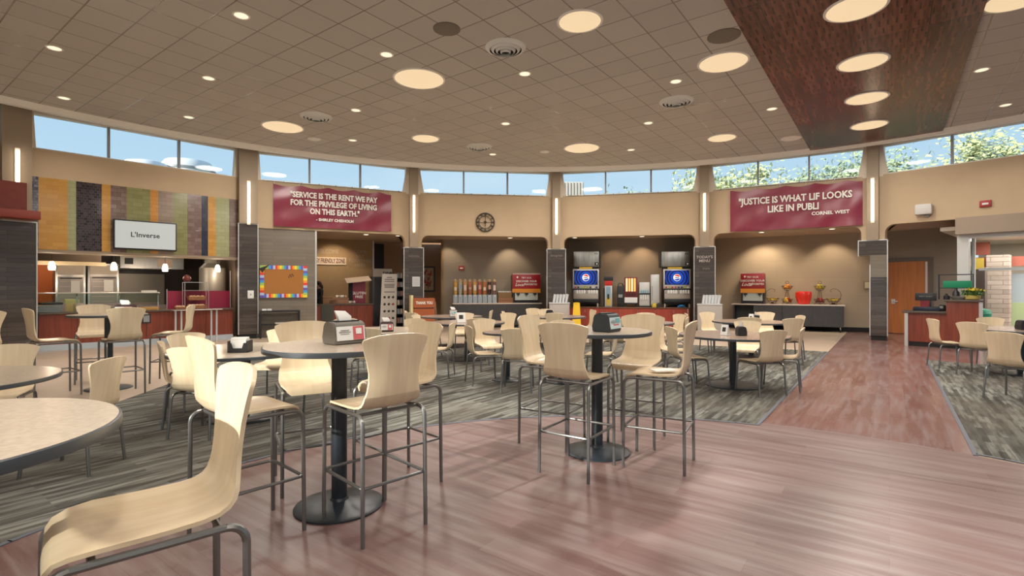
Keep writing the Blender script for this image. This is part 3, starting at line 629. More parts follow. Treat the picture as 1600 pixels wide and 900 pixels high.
# goods on the counter
x0, x1, z0, z1 = B.rect(0.25, 54, 478, 98, 489)
t = bt(B, 'tray_stack', 'stack of grey plastic trays at the left end of the serving counter', 'trays', (x0+x1)/2, 0.35, 0.88)
for k in range(5): MB().box(0, 0, 0.02+k*0.033, (x1-x0)*0.95, 0.36, 0.026, greyp, 0.01*(k-2), 0.008).build('tray', None, t)
t = bt(B, 'covered_pan', 'black lidded pan on top of the grey tray stack', 'pan', x1-0.2, 0.4, 1.055)
MB().box(0, 0, 0.03, 0.4, 0.3, 0.05, black, 0.1, 0.015).build('pan_body', None, t); MB().tube([(-0.05, 0, 0.055), (-0.04, 0, 0.085), (0.04, 0, 0.085), (0.05, 0, 0.055)], 0.008, steel, 6).build('handle', None, t)
for k, (px, c, w, h) in enumerate(((104, (0.45, 0.30, 0.28), .10, .22), (112, (0.70, 0.50, 0.2), .13, .30), (122, (0.5, 0.35, 0.33), .12, .20))):
    tag(MB().box(0, 0, h/2, w*2, 0.2, h, mat('food box %d' % k, c, 0.6), 0, 0.01).build('food_box', None, None, B.pt(B.s_(0.45, px), 0.45, 0.88), B.rz), ['small pinkish food box right of the grey trays', 'taller yellow topped food box on the serving counter', 'low mauve food box behind the left stool'][k], 'box', 'food boxes on the counter')
for k, (px, py, w, h, c, lb) in enumerate(((232, 477, .40, .07, (0.55, 0.27, 0.06), 'flat orange pan on the counter behind the tall stool'), (233, 464, .30, .05, (0.7, 0.65, 0.55), 'pale flat tray on the glass guard shelf'), (197, 478, .30, .16, (0.16, 0.15, 0.13), 'dark square pan on the serving counter'))):
    zz = 0.88 if k != 1 else 1.336
    tag(MB().box(0, 0, h/2, w, 0.25, h, mat('pan colour %d' % k, c, 0.5), 0, 0.01).build('food_pan', None, None, B.pt(B.s_(0.3, px), 0.3, zz), B.rz), lb, 'pan', 'pans on the counter')
x0, x1, z0, z1 = B.rect(-0.02, 222, 491, 236, 505)
t = bt(B, 'counter_sign', 'small framed pale card on the cherry front of the counter', 'sign'); MB().bx(x0, x1, -0.005, 0.018, z0, z1).build('frame', black, t); MB().bx(x0+0.03, x1-0.03, -0.01, -0.004, z0+0.03, z1-0.03).build('card', greyp, t)
# bare fill lights added to light the kitchen, no fixtures modelled
area('kitchen_fill', B.pt(-0.8, 1.6, 2.9), 2.5, 26, (1, .82, .62), (0, 0, 0), 'RECTANGLE', sizey=0.3)
area('kitchen_fill', B.pt(0.8, 3.0, 2.9), 2.5, 14, (1, .82, .62), (0, 0, 0), 'RECTANGLE', sizey=0.3)
spot('orange_wall_fill', B.pt(B.s_(4.0, 68), 2.6, 2.9), B.pt(B.s_(4.0, 68), 4.0, 1.9), 60, 80)  # bare spot added to brighten the orange panel
# switch plate on the column
t = thing('wall_switch', 'small white switch plate on the tiled column left of the pinboard', 'switch plate', ring(ANG[1], RW), -ANG[1])
MB().bx(-0.02, 0.14, -0.325, -0.305, 1.15, 1.38, None, 0.006).build('plate', white, t); MB().bx(0.045, 0.075, -0.332, -0.324, 1.24, 1.29).build('button', greyp, t)

# ================================================================== PINBOARD BAY
B = BAY[1]; L = B.L
x0 = B.s_(-0.09, 406); x1 = B.s_(-0.09, 480); z0 = B.z_(-0.09, 443, 465); z1 = B.z_(-0.09, 443, 415)
t = bt(B, 'pinboard', 'cork pinboard with a rainbow checkered border on the shiny tiled wall', 'pinboard')
MB().bx(x0, x1, -0.10, -0.055, z0, z1).build('cork', mat('cork', (0.40, 0.17, 0.045), 0.9, noise=0.15, nscale=60), t)
rb = [(0.8, 0.05, 0.04), (0.9, 0.35, 0.03), (0.9, 0.75, 0.05), (0.35, 0.6, 0.15), (0.05, 0.35, 0.75), (0.15, 0.1, 0.5), (0.45, 0.6, 0.8)]
rm = [mat('rainbow %d' % k, c, 0.6) for k, c in enumerate(rb)]
b = MB(); bw = 0.11; nx = 22; nz_ = 13
for k in range(nx):
    xa = x0+(x1-x0)*k/nx; xb = x0+(x1-x0)*(k+1)/nx
    b.bx(xa, xb, -0.112, -0.10, z1-bw, z1, rm[k % 7]); b.bx(xa, xb, -0.112, -0.10, z0, z0+bw, rm[(k+3) % 7])
for k in range(nz_):
    za = z0+(z1-z0)*k/nz_; zc = z0+(z1-z0)*(k+1)/nz_
    b.bx(x0, x0+bw, -0.114, -0.10, za, zc, rm[(k+5) % 7]); b.bx(x1-bw, x1, -0.114, -0.10, za, zc, rm[(k+2) % 7])
b.build('border', None, t)
tag(MB().slab([(0, 0), (0.30, 0.13), (0.16, -0.02), (0.10, -0.12)], -0.012, 0).build('paper_bow', inkdark, None, B.pt(x0-0.03, -0.118, z1-0.10), B.rz), 'black paper corner bow pinned on the rainbow border', 'bow')
b = MB()
for k in range(5): b.box(-0.06+0.03*k, 0, 0.02*((k*3) % 5)-0.04, 0.025, 0.006, 0.05, None, 0, 0, 0)
tag(b.build('pinned_scrap', inkdark, None, B.pt(x1-0.45, -0.106, z1-0.30), B.rz), 'small dark paper cutout pinned on the cork', 'paper')
t = bt(B, 'console_table', 'slim black console table under the pinboard', 'console table')
x0 = B.s_(-0.45, 406); x1 = B.s_(-0.45, 469); zt = B.z_(-0.45, 437, 485.5)
MB().bx(x0, x1, -0.45, -0.10, zt-0.04, zt).build('tabletop', black, t); MB().bx(x0, x1, -0.42, -0.12, zt-0.42, zt-0.39).build('shelf', black, t)
for x in (x0+0.02, x1-0.02):
    for y in (-0.43, -0.12): MB().bx(x-0.02, x+0.02, y-0.02, y+0.02, 0, zt-0.04).build('leg', black, t)
for k, px in enumerate((413, 421)):
    tag(MB().bx(-0.06, 0.06, -0.05, 0.05, 0, 0.055, None, 0.01).build('white_box', white, None, B.pt(B.s_(-0.35, px), -0.30, zt), B.rz), ['left', 'right'][k]+' small white box on the black console table', 'box', 'white boxes on the console')
tag(MB().box(0, 0, 0.02, 0.35, 0.2, 0.04, whitetop, 0, 0.01).build('tray', None, None, B.pt(B.s_(-0.35, 440), -0.27, zt-0.39), B.rz), 'pale flat tray on the lower shelf of the console table', 'tray')
# banner
def banner(B, label, px0, px1, pyl, pyr, pyb, lines, small, smallx=0.0, seed=0, fs=0.21, xsc=0.8):
    d = -0.17; xa = B.s_(d, px0); xb = B.s_(d, px1); zt = B.z_(d, (px0+px1)/2, (pyl+pyr)/2); zb0 = B.z_(d, (px0+px1)/2, pyb)
    t = bt(B, 'wall_banner', label, 'banner', 0, 0, 0, 'maroon quote banners')
    b = MB(); nx = 60; nz = 16; k = b.mi(maroon); rows = []
    for side in (0, 1):
        g = []
        for i in range(nx+1):
            f = i/nx; x = xa+(xb-xa)*f; sag = 0.05*abs(sin(pi*f*4.5))
            g.append([b.bm.verts.new((x, d+side*0.006+0.024*sin(f*28+seed+0.15*j)*(0.3+0.7*(j/nz))*0.8+0.012*sin(f*12+j*0.7), zt-sag*max(0, 1-j/6.0)*1.3-(zt-zb0)*j/nz)) for j in range(nz+1)])
        rows.append(g)
    for g in rows:
        for i in range(nx):
            for j in range(nz): f = b.bm.faces.new((g[i][j], g[i+1][j], g[i+1][j+1], g[i][j+1])); f.smooth = True
    b.build('banner_cloth', maroon, t)
    b = MB()
    for k in range(6): x = xa+0.03+(xb-xa-0.06)*k/5; b.tube([(x, d, zt-0.02), (x, -0.11, 4.585)], 0.006, white, 6)
    b.build('ties', None, t)
    h = zt-zb0; cxm = (xa+xb)/2
    text_obj('quote_text', lines, fs, lettering, t, cxm, d-0.035, zt-h*0.42, xs=xsc, thick=0.003, bold=0.0085, line=1.02)
    text_obj('author_text', small, fs*0.5, lettering, t, cxm+smallx, d-0.035, zt-h*0.80 if lines.count('\n') == 2 else zt-h*0.69, thick=0.003, bold=0.004)
banner(B, 'maroon banner with a quote about service and rent, above the pinboard', 427, 611, 287, 301, 357.5, '"SERVICE IS THE RENT WE PAY\nFOR THE PRIVILEGE OF LIVING\nON THIS EARTH."', '- SHIRLEY CHISHOLM', 0.0, 0, 0.232)
banner(BAY[4], 'maroon banner with a quote about justice, left of the walnut ceiling band', 1141, 1348, 296, 281, 357, '"JUSTICE IS WHAT LIF LOOKS\nLIKE IN PUBLI', 'CORNEL WEST', 0.95, 2, 0.275, 0.82)
# zone recess
xe_ = B.s_(0, 492.5)
t = bt(B, 'wall_sign', 'pale board reading friendly zone on the tan recess wall', 'sign', 0, 0, 0)
x0 = B.s_(3.36, 541)-1.9; x1 = B.s_(3.36, 541); z0 = B.z_(3.36, 515, 413.5); z1 = B.z_(3.36, 515, 402)
MB().bx(x0, x1, 3.35, 3.39, z0, z1).build('board', mat('cream board', (0.85, 0.70, 0.56), 0.6), t)
text_obj('sign_text', 'ALLERGY FRIENDLY ZONE', (z1-z0)*0.84, mat('brown red ink', (0.16, 0.05, 0.03), 0.6), t, x1-0.05, 3.345, (z0+z1)/2, xs=0.50, thick=0.002, bold=0.006, spacing=1.0, align='RIGHT')
t = bt(B, 'wall_lettering', 'small silver lettering in rows on the brown recess wall', 'lettering')
lt = mat('silver lettering', (0.5, 0.42, 0.32), 0.4)
text_obj('letters', 'WELCOME', 0.22, lt, t, B.s_(3.3, 511), 3.34, B.z_(3.3, 513, 393), xs=0.8, thick=0.002)
text_obj('letters', 'COME\nEAT\nTOGETHER\nHERE', 0.17, lt, t, B.s_(3.3, 563), 3.34, B.z_(3.3, 563, 404), thick=0.002)
x0 = B.s_(1.5, 440); x1 = B.s_(1.5, 583)
t = bt(B, 'zone_counter', 'cherry cabinet counter with a dark top in the tan recess', 'counter')
x0 = xe_-1.2; MB().bx(x0, x1, 1.55, 2.15, 0, 0.87).build('cabinet', redwood, t); MB().bx(x0-0.02, x1+0.02, 1.5, 2.2, 0.87, 0.91).build('worktop', countertop, t)
for k in range(4): xx = x1-0.05-k*0.55; MB().bx(xx-0.5, xx, 1.53, 1.552, 0.1, 0.84).build('door', redwood, t)
MB().bx(B.s_(1.5, 502), B.s_(1.5, 521), 1.5, 1.53, 0.0, 0.87).build('end_panel', mat('dark green grey', (0.07, 0.07, 0.055), 0.6), t)
t = bt(B, 'awning_kiosk', 'maroon kiosk sign board under a pale slanted awning on the recess counter', 'kiosk')
x0 = B.s_(1.9, 551); x1 = B.s_(1.9, 571); z1 = B.z_(1.9, 560, 439)
MB().bx(x0, x1, 1.9, 1.94, 0.91, z1).build('sign_board', maroon, t); MB().bx(B.s_(1.9, 545), x0, 1.88, 2.0, 0.91, z1).build('side_post', blacksoft, t)
MB().box((x0+x1)/2-0.05, 1.85, z1+0.05, (x1-x0)*1.9, 0.5, 0.03, None, rx=radians(18), ry=radians(-6)).build('awning', mat('pale pink awning', (0.62, 0.50, 0.42), 0.6), t)
text_obj('sign_text', 'GLUTEN\nFREE', 0.13, lettering, t, (x0+x1)/2, 1.895, z1-0.50, thick=0.002, bold=0.002)
for k, (px, w, h, c, lb) in enumerate(((512, .17, .25, (0.30, 0.16, 0.08), 'brown carton on the recess counter nearest the person'), (520, .13, .14, (0.36, 0.19, 0.10), 'small tan carton right of the brown one in the recess'), (532, .26, .20, (0.33, 0.17, 0.09), 'wide wooden crate at the middle of the recess counter'))):
    t = bt(B, 'carton', lb, 'box', B.s_(1.75, px), 1.75, 0.91, 'cartons on the recess counter'); MB().bx(-w, w, -0.12, 0.12, 0, h, mat('carton %d' % k, c, 0.8), 0.008).build('carton_body', None, t); MB().bx(-w*0.98, w*0.98, -0.125, -0.12, h*0.75, h*0.80, inkdark).build('flap_line', None, t)
rnd = random.Random(5)
for k in range(9):
    px = 526+k*3.4; zz = 1.115 if px < 540 else 0.915
    tag(MB().ball((0, 0, 0.045), 0.045, [white, bun, mat('pale cup', (0.7, 0.66, 0.6), 0.5)][k % 3], 2, (1, 1, 1.1)).build('wrapped_roll', None, None, B.pt(B.s_(1.7, px), 1.66+0.08*(k % 2), zz)), 'small pale wrapped roll on the recess counter or crate', 'bread roll', 'wrapped rolls in the recess')
spot('recess_spot', B.pt(B.s_(3.0, 520), 2.3, 3.22), B.pt(B.s_(3.4, 522), 3.4, 1.8), 70, 95); spot('recess_spot', B.pt(B.s_(1.5, 560), 1.6, 3.22), B.pt(B.s_(1.7, 560), 1.8, 0.9), 50, 90)
def recess_light(B, x, d, label):
    t = bt(B, 'recess_downlight', label, 'downlight', x, d, 3.27, 'downlights under the recess ceilings')
    MB().cyl(0, 0, -0.012, 0, 0.10, white, 20).build('trim_ring', None, t); MB().cyl(0, 0, -0.016, -0.011, 0.075, canm_r, 20).build('lens', None, t)
canm_r = lamp_mat('recess lens', (1.0, 0.84, 0.62), 2.0)
recess_light(B, B.s_(1.0, 572), 1.0, 'left recess downlight above the tan recess'); recess_light(B, B.s_(0.9, 622), 0.9, 'recess downlight just left of the column before the poster')
# dark shelving and roll-up sign near the second column
t = bt(B, 'roll_up_sign', 'tall leaning white roll-up sign with small food icons', 'sign', B.s_(0.9, 607), 0.9)
w = (B.s_(0.9, 620)-B.s_(0.9, 592.5))/2; zt = B.z_(0.9, 607, 428)
b = MB(); b.slab([(-w, 0.06), (w*0.85, 0.06), (w, zt), (-w*0.72, zt)], -0.01, 0.005); b.build('sign_panel', mat('warm white vinyl', (0.62, 0.56, 0.50), 0.5), t); MB().bx(-w, w*0.9, -0.12, 0.12, 0, 0.06).build('base', alu, t); MB().tube([(0, 0.02, 0.05), (0, 0.02, zt)], 0.012, alu, 6).build('support_pole', None, t)
b = MB()
for k, (w_, z_) in enumerate(((0.5, 0.12), (0.9, 0.19), (0.95, 0.26), (1.0, 0.36), (0.95, 0.41), (0.9, 0.46), (1.0, 0.62))): b.bx(-w*w_*0.6+0.03, w*w_*0.6+0.03, -0.014, -0.010, zt-z_-0.018, zt-z_+0.018, inkgrey)
b.build('print_lines', None, t)
b = MB(); icm = [inkdark, mat('icon red', (0.45, 0.08, 0.06), 0.6)]
for r_ in range(4):
    for c_ in range(3): MB().box(-w*0.45+c_*w*0.48, -0.013, zt-0.80-r_*0.24, 0.07, 0.004, 0.08, icm[1 if (r_ == 1 and c_ == 2) or (r_ == 3 and c_ == 1) else 0], ry=0.4*(r_+c_)).build('food_icon', None, t)
t = bt(B, 'shelf_unit', 'tall black stocked shelf unit between the roll-up sign and the column', 'shelf unit', B.s_(1.6, 624), 1.9)
b = MB(); b.bx(-0.26, -0.22, 0, 0.4, 0, 1.95).bx(0.22, 0.26, 0, 0.4, 0, 1.95).bx(-0.26, 0.26, 0.38, 0.4, 0, 1.95)
b.build('frame', black, t)
for k in range(6): MB().bx(-0.22, 0.22, 0, 0.38, 0.15+k*0.33, 0.17+k*0.33).build('shelf', black, t)
for k in range(6):
    for j in range(4):
        c = [(0.5, 0.4, 0.3), (0.10, 0.09, 0.1), (0.3, 0.12, 0.08), (0.25, 0.3, 0.35)][(k+j) % 4]
        tag(MB().bx(-0.045, 0.045, -0.08, 0.08, 0, 0.18, mat('pack %d' % ((k+j) % 4), c, 0.6)).build('packet', None, None, B.pt(B.s_(1.6, 624)-0.165+j*0.11, 2.02, 0.171+k*0.33), B.rz), 'small packet on the black stocked shelf, among others alike', 'packet', 'packets on the black shelf')
t = bt(B, 'drink_cooler', 'dark cooler cabinet with a white printed header behind the roll-up sign', 'cooler', B.s_(2.6, 598), 2.6)
w = (B.s_(2.6, 615)-B.s_(2.6, 583))/2; zt = B.z_(2.6, 598, 420)
MB().bx(-w, w, 0, 0.6, 0, zt-0.30, None, 0.01).build('cabinet_body', mat('slate blue black', (0.05, 0.055, 0.07), 0.4), t); MB().bx(-w*0.9, w*0.9, -0.03, 0, zt-0.30, zt).build('header', mat('header white', (0.62, 0.55, 0.48), 0.5), t); text_obj('header_text', 'DINE', 0.15, inkdark, t, w*0.45, -0.035, zt-0.17, thick=0.002, bold=0.004)
MB().bx(-w+0.08, w-0.08, -0.02, 0, 0.3, zt-0.36).build('door', mat('door glass dark', (0.08, 0.08, 0.09), 0.1), t)
# waste station
P2 = ring(ANG[2], RW-0.75); a2 = -ANG[2]
t = thing('waste_station', 'orange brown waste cabinet with thank you lettering in front of the column', 'waste bin', (P2.x-0.02+0.27, P2.y, 0), a2)
wo_ = mat('orange brown laminate', (0.33, 0.085, 0.025), 0.4)
MB().bx(-0.33, 0.33, -0.28, 0.26, 0, 0.80, wo_).build('cabinet_body', None, t)
MB().bx(-0.33, 0.33, -0.29, 0.26, 0.83, 1.13, wo_).build('header', None, t); MB().bx(-0.31, 0.31, -0.26, 0.24, 0.80, 0.83, black).build('slot', None, t)
text_obj('header_text', 'THANK YOU', 0.125, lettering, t, 0, -0.296, 0.98, xs=0.72, thick=0.002, bold=0.003)
MB().bx(-0.42, -0.34, -0.25, 0.2, 0, 1.22, mat('pale yellow side', (0.65, 0.55, 0.3), 0.6)).build('side_tube', None, t)
t = thing('notice_sheet', 'white paper notice on the tiled column behind the thank you waste station', 'notice', ring(ANG[2], RW), -ANG[2])
MB().bx(-0.05, 0.20, -0.306, -0.301, 1.50, 1.82).build('sheet', mat('greyish paper', (0.55, 0.56, 0.56), 0.7), t)
b = MB()
for k in range(7): b.bx(-0.02, 0.17, -0.309, -0.305, 1.55+k*0.034, 1.557+k*0.034)
b.build('print', inkgrey, t)

# person behind the recess counter
def person(B, px, d):
    t = bt(B, 'person', 'person in dark clothes standing behind the recess counter, looking down', 'person', B.s_(d, px), d)
    t.rotation_euler.z += radians(-65)
    def skin_body(name, verts, edges, radii, m, parent, sub=2):
        me = bpy.data.meshes.new(name); me.from_pydata(verts, edges, []); o = bpy.data.objects.new(name, me); COL.objects.link(o)
        bm = bmesh.new(); bm.from_mesh(me); sk = bm.verts.layers.skin.verify()
        for v, r in zip(bm.verts, radii): v[sk].radius = (r, r*0.85) if isinstance(r, float) else r; v[sk].use_root = (v.index == 0)
        bm.to_mesh(me); bm.free()
        o.modifiers.new('s', 'SKIN'); mm = o.modifiers.new('d', 'SUBSURF'); mm.levels = sub; mm.render_levels = sub
        dg = bpy.context.evaluated_depsgraph_get(); dg.update(); m2 = bpy.data.meshes.new_from_object(o.evaluated_get(dg)); m2.materials.clear(); m2.materials.append(m)
        for p in m2.polygons: p.use_smooth = True
        bpy.data.objects.remove(o); o2 = bpy.data.objects.new(name, m2); COL.objects.link(o2); o2.parent = parent; return o2
    skin = mat('skin', (0.42, 0.24, 0.16), 0.5); cloth = mat('black clothing', (0.015, 0.014, 0.016), 0.8); hair = mat('dark hair', (0.03, 0.015, 0.012), 0.6)
    # body faces -y
    V_ = [(0, 0, 0.95), (0, 0.0, 1.12), (0, 0.01, 1.30), (0, 0.01, 1.40), (0, -0.01, 1.47), (0, -0.02, 1.56),
          (0.17, 0.01, 1.37), (0.22, -0.04, 1.12), (0.14, -0.24, 1.03), (0.08, -0.30, 1.03), (-0.17, 0.01, 1.37), (-0.22, -0.04, 1.12), (-0.14, -0.24, 1.03), (-0.08, -0.30, 1.03),
          (0.10, 0, 0.88), (0.11, -0.02, 0.48), (0.12, 0.01, 0.08), (0.12, -0.10, 0.04), (-0.10, 0, 0.88), (-0.11, -0.02, 0.48), (-0.12, 0.01, 0.08), (-0.12, -0.10, 0.04)]
    E_ = [(0, 1), (1, 2), (2, 3), (3, 4), (4, 5), (3, 6), (6, 7), (7, 8), (8, 9), (3, 10), (10, 11), (11, 12), (12, 13), (0, 14), (14, 15), (15, 16), (16, 17), (0, 18), (18, 19), (19, 20), (20, 21)]
    R_ = [(0.15, 0.11), (0.13, 0.10), (0.155, 0.11), (0.09, 0.07), 0.05, (0.072, 0.085), 0.062, 0.046, 0.034, 0.03, 0.062, 0.046, 0.034, 0.03, 0.085, 0.058, 0.042, 0.035, 0.085, 0.058, 0.042, 0.035]
    skin_body('body', V_, E_, R_, skin, t)
    ci = [0, 1, 2, 3, 6, 7, 10, 11, 14, 15, 16, 18, 19, 20, 8, 12]; mp_ = {v: k for k, v in enumerate(ci)}
    skin_body('clothing', [V_[k] for k in ci], [(mp_[a], mp_[b]) for a, b in E_ if a in mp_ and b in mp_], [tuple(q*1.14 for q in R_[k]) if isinstance(R_[k], tuple) else R_[k]*1.2 for k in ci], cloth, t)
    b = MB(); b.ball((0, 0.0, 1.575), 0.108, hair, 3, (0.88, 1.0, 1.12))
    bmesh.ops.delete(b.bm, geom=[v for v in b.bm.verts if v.co.y < -0.045 and v.co.z < 1.63], context='VERTS'); b.tube([(0, 0.09, 1.56), (0, 0.12, 1.46), (0, 0.11, 1.36)], [0.05, 0.05, 0.02], hair, 10); b.build('hair', None, t)
    b = MB(); b.rings([[Vector((x, y, z)) for x, y, z in ((-0.012, -0.098, 1.545), (0.012, -0.098, 1.545), (0.016, -0.085, 1.53), (-0.016, -0.085, 1.53))], [Vector((x, y, z)) for x, y, z in ((-0.005, -0.092, 1.58), (0.005, -0.092, 1.58), (0.006, -0.085, 1.58), (-0.006, -0.085, 1.58))]], skin)
    for s in (-1, 1): b.ball((s*0.03, -0.092, 1.578), 0.010, inkdark, 1); b.ball((s*0.078, -0.01, 1.56), 0.022, skin, 2, (0.4, 0.8, 1.3))
    b.box(0, -0.094, 1.508, 0.04, 0.008, 0.008, mat('lips', (0.35, 0.12, 0.10), 0.5)); b.build('face', None, t)
    for s in (-1, 1):
        b = MB(); b.ball((s*0.075, -0.33, 1.02), 0.036, skin, 2, (0.9, 1.2, 0.5))
        for k, L_ in enumerate((0.045, 0.055, 0.06, 0.052)):
            x = s*(0.050+0.016*k); b.tube([(x, -0.36, 1.02), (x-s*0.004, -0.36-L_*0.6, 1.012), (x-s*0.006, -0.36-L_, 0.99)], [0.009, 0.008, 0.006], skin, 6)
        b.tube([(s*0.045, -0.32, 1.02), (s*0.022, -0.345, 1.01), (s*0.012, -0.375, 1.0)], [0.011, 0.009, 0.007], skin, 6); b.build('hand', None, t)
person(B, 498, 2.45)

# ================================================================== CEREAL BAY
B = BAY[2]; L = B.L
t = bt(B, 'framed_poster', 'framed red and cream poster on the passage wall behind the column', 'poster')
x0 = B.s_(3.85, 650); x1 = B.s_(3.85, 680); z0 = B.z_(3.85, 670, 456); z1 = B.z_(3.85, 670, 416)
MB().bx(x0, x1, 3.84, 3.895, z0, z1).build('frame', black, t)
b = MB(); b.bx(x0+0.07, x1-0.07, 3.832, 3.842, z0+0.07, z1-0.07, mat('poster cream', (0.5, 0.34, 0.2), 0.7))
rnd = random.Random(9); pcs = [mat('poster %d' % k, c, 0.7) for k, c in enumerate(((0.4, 0.05, 0.03), (0.12, 0.06, 0.04), (0.6, 0.45, 0.3), (0.25, 0.12, 0.07)))]
for k in range(34):
    zz = rnd.uniform(z0+0.15, z1-0.15); fz = (zz-z0)/(z1-z0); b.box(rnd.uniform(x0+0.14, x1-0.14), 3.828-0.0004*k, zz, rnd.uniform(.04, .12), 0.004, rnd.uniform(.06, .18), pcs[0 if fz > 0.6 else rnd.randrange(4)])
b.build('print', None, t)
t = bt(B, 'high_chair', 'light wooden high chair frame in the passage below the poster', 'high chair', B.s_(1.7, 673), 1.7)
hw = mat('pale wood frame', (0.40, 0.26, 0.15), 0.5)
for sx in (-1, 1):
    for sy in (-1, 1): MB().tube([(sx*0.24, sy*0.24, 0), (sx*0.17, sy*0.16, 0.95 if sy > 0 else 0.72)], 0.016, hw, 6).build('leg', None, t)
MB().bx(-0.17, 0.17, -0.16, 0.16, 0.50, 0.53, hw).build('seat', None, t); MB().bx(-0.17, 0.17, 0.14, 0.17, 0.75, 0.93, hw).build('backrest', None, t); MB().bx(-0.2, 0.2, -0.18, -0.15, 0.70, 0.73, hw).build('tray_bar', None, t)
def small_alarm(B, px, py, d, label, s=1.0):
    t = bt(B, 'fire_alarm', label, 'fire alarm', B.s_(d, px), d, B.z_(d, px, py), 'red fire alarms')
    MB().bx(-0.11*s, 0.11*s, -0.05, 0, -0.08*s, 0.08*s, mat('alarm red', (0.35, 0.02, 0.02), 0.4), 0.01).build('housing', None, t); MB().bx(-0.06*s, 0.06*s, -0.07, -0.045, -0.03*s, 0.02*s, white, 0.01).build('strobe', None, t)
small_alarm(B, 721, 419, 2.0, 'small red fire alarm on the wall above the cereal dispensers')
cd = 1.25
x0 = B.s_(cd, 707); x1 = B.s_(cd, 847)
t = bt(B, 'cereal_counter', 'charcoal cabinet counter with a pale top holding the cereal dispensers', 'counter')
MB().bx(x0+0.03, x1-0.03, cd+0.03, 1.97, 0.08, 0.86).build('cabinet', charcoal, t); MB().bx(x0, x1, cd, 1.99, 0.86, 0.90, None, 0.006).build('worktop', whitetop, t); MB().bx(x0+0.06, x1-0.06, cd+0.08, 1.9, 0, 0.08).build('kick_plate', blacksoft, t)
for k in range(5): a_ = x0+0.04+k*(x1-x0-0.08)/5; MB().bx(a_+0.005, a_+(x1-x0-0.08)/5-0.005, cd+0.012, cd+0.03, 0.10, 0.85).build('door', charcoal, t)
cols = [(0.65, 0.35, 0.08), (0.45, 0.42, 0.32), (0.62, 0.30, 0.12), (0.45, 0.16, 0.09), (0.62, 0.34, 0.08), (0.45, 0.10, 0.07), (0.50, 0.17, 0.05), (0.07, 0.03, 0.03), (0.25, 0.12, 0.10)]
nm_ = ['golden flakes', 'pale flakes with a blue label', 'light orange cereal', 'red brown cereal', 'amber cereal', 'red loops', 'orange brown loops', 'black brown cereal', 'dark cereal with a pale label']
for k in range(9):
    px = 711.5+k*7.6; t = bt(B, 'cereal_dispenser', 'cereal dispenser tube of %s, %s' % (nm_[k], 'leftmost in the row' if k == 0 else 'rightmost in the row' if k == 8 else 'inside the row'), 'cereal dispenser', B.s_(cd+0.3, px), cd+0.3, 0.90, 'cereal dispensers')
    MB().bx(-0.082, 0.082, -0.14, 0.14, 0, 0.30, mat('blue grey plastic', (0.34, 0.38, 0.42), 0.3), 0.02).build('base', None, t)
    MB().lathe([(0.05, 0.30), (0.055, 0.34), (0.070, 0.38), (0.072, 0.78)], 0, 0, mat('cereal %d' % k, cols[k], 0.35, noise=0.35, nscale=30), 16).build('hopper', None, t)
    MB().lathe([(0.074, 0.78), (0.074, 0.81), (0.04, 0.86), (0.02, 0.88)], 0, 0, mat('cereal lid', (0.45, 0.30, 0.18), 0.4), 16).build('lid', None, t)
    MB().bx(-0.045, 0.045, -0.082, -0.068, 0.50 if k % 2 else 0.46, 0.66 if k % 3 else 0.58, mat('label blue', (0.30, 0.38, 0.5), 0.5) if k == 1 else mat('label %d' % (k % 2), ((0.7, 0.6, 0.5), (0.6, 0.35, 0.25))[k % 2], 0.5)).build('label', None, t)
    MB().tube([(0, -0.14, 0.27), (0, -0.17, 0.24)], 0.02, white, 8).build('knob', None, t)
x0 = B.s_(cd+0.3, 777.5); x1 = B.s_(cd+0.3, 800.5); w = (x1-x0)/2
t = bt(B, 'carton', 'lower closed brown carton between the cereal and juice machines', 'box', (x0+x1)/2, cd+0.3, 0.90, 'cartons by the cereal'); MB().bx(-w, w, -0.2, 0.2, 0, 0.19, mat('carton brown', (0.30, 0.14, 0.07), 0.8)).build('carton_body', None, t)
MB().bx(-w, w, -0.203, -0.2, 0.09, 0.10, inkdark).build('seam', None, t)
t = bt(B, 'carton', 'upper open brown carton with pale packets between the cereal and juice machines', 'box', (x0+x1)/2-0.02, cd+0.3, 1.092, 'cartons by the cereal'); b = MB(); b.rings([[Vector((sx*w*f, sy*0.18*f, zz)) for sx, sy in ((-1, -1), (1, -1), (1, 1), (-1, 1))] for f, zz in ((0.9, 0), (0.92, 0.2), (0.86, 0.2), (0.86, 0.02))], mat('carton tan', (0.25, 0.14, 0.06), 0.8), True, False, False); b.build('carton_body', None, t)
b = MB()
for k in range(8): b.box(-w*0.75+k*w*0.21, 0.02*(k % 3), 0.20, 0.05, 0.12, 0.09, paper, 0.3*k)
b.build('packets', None, t)
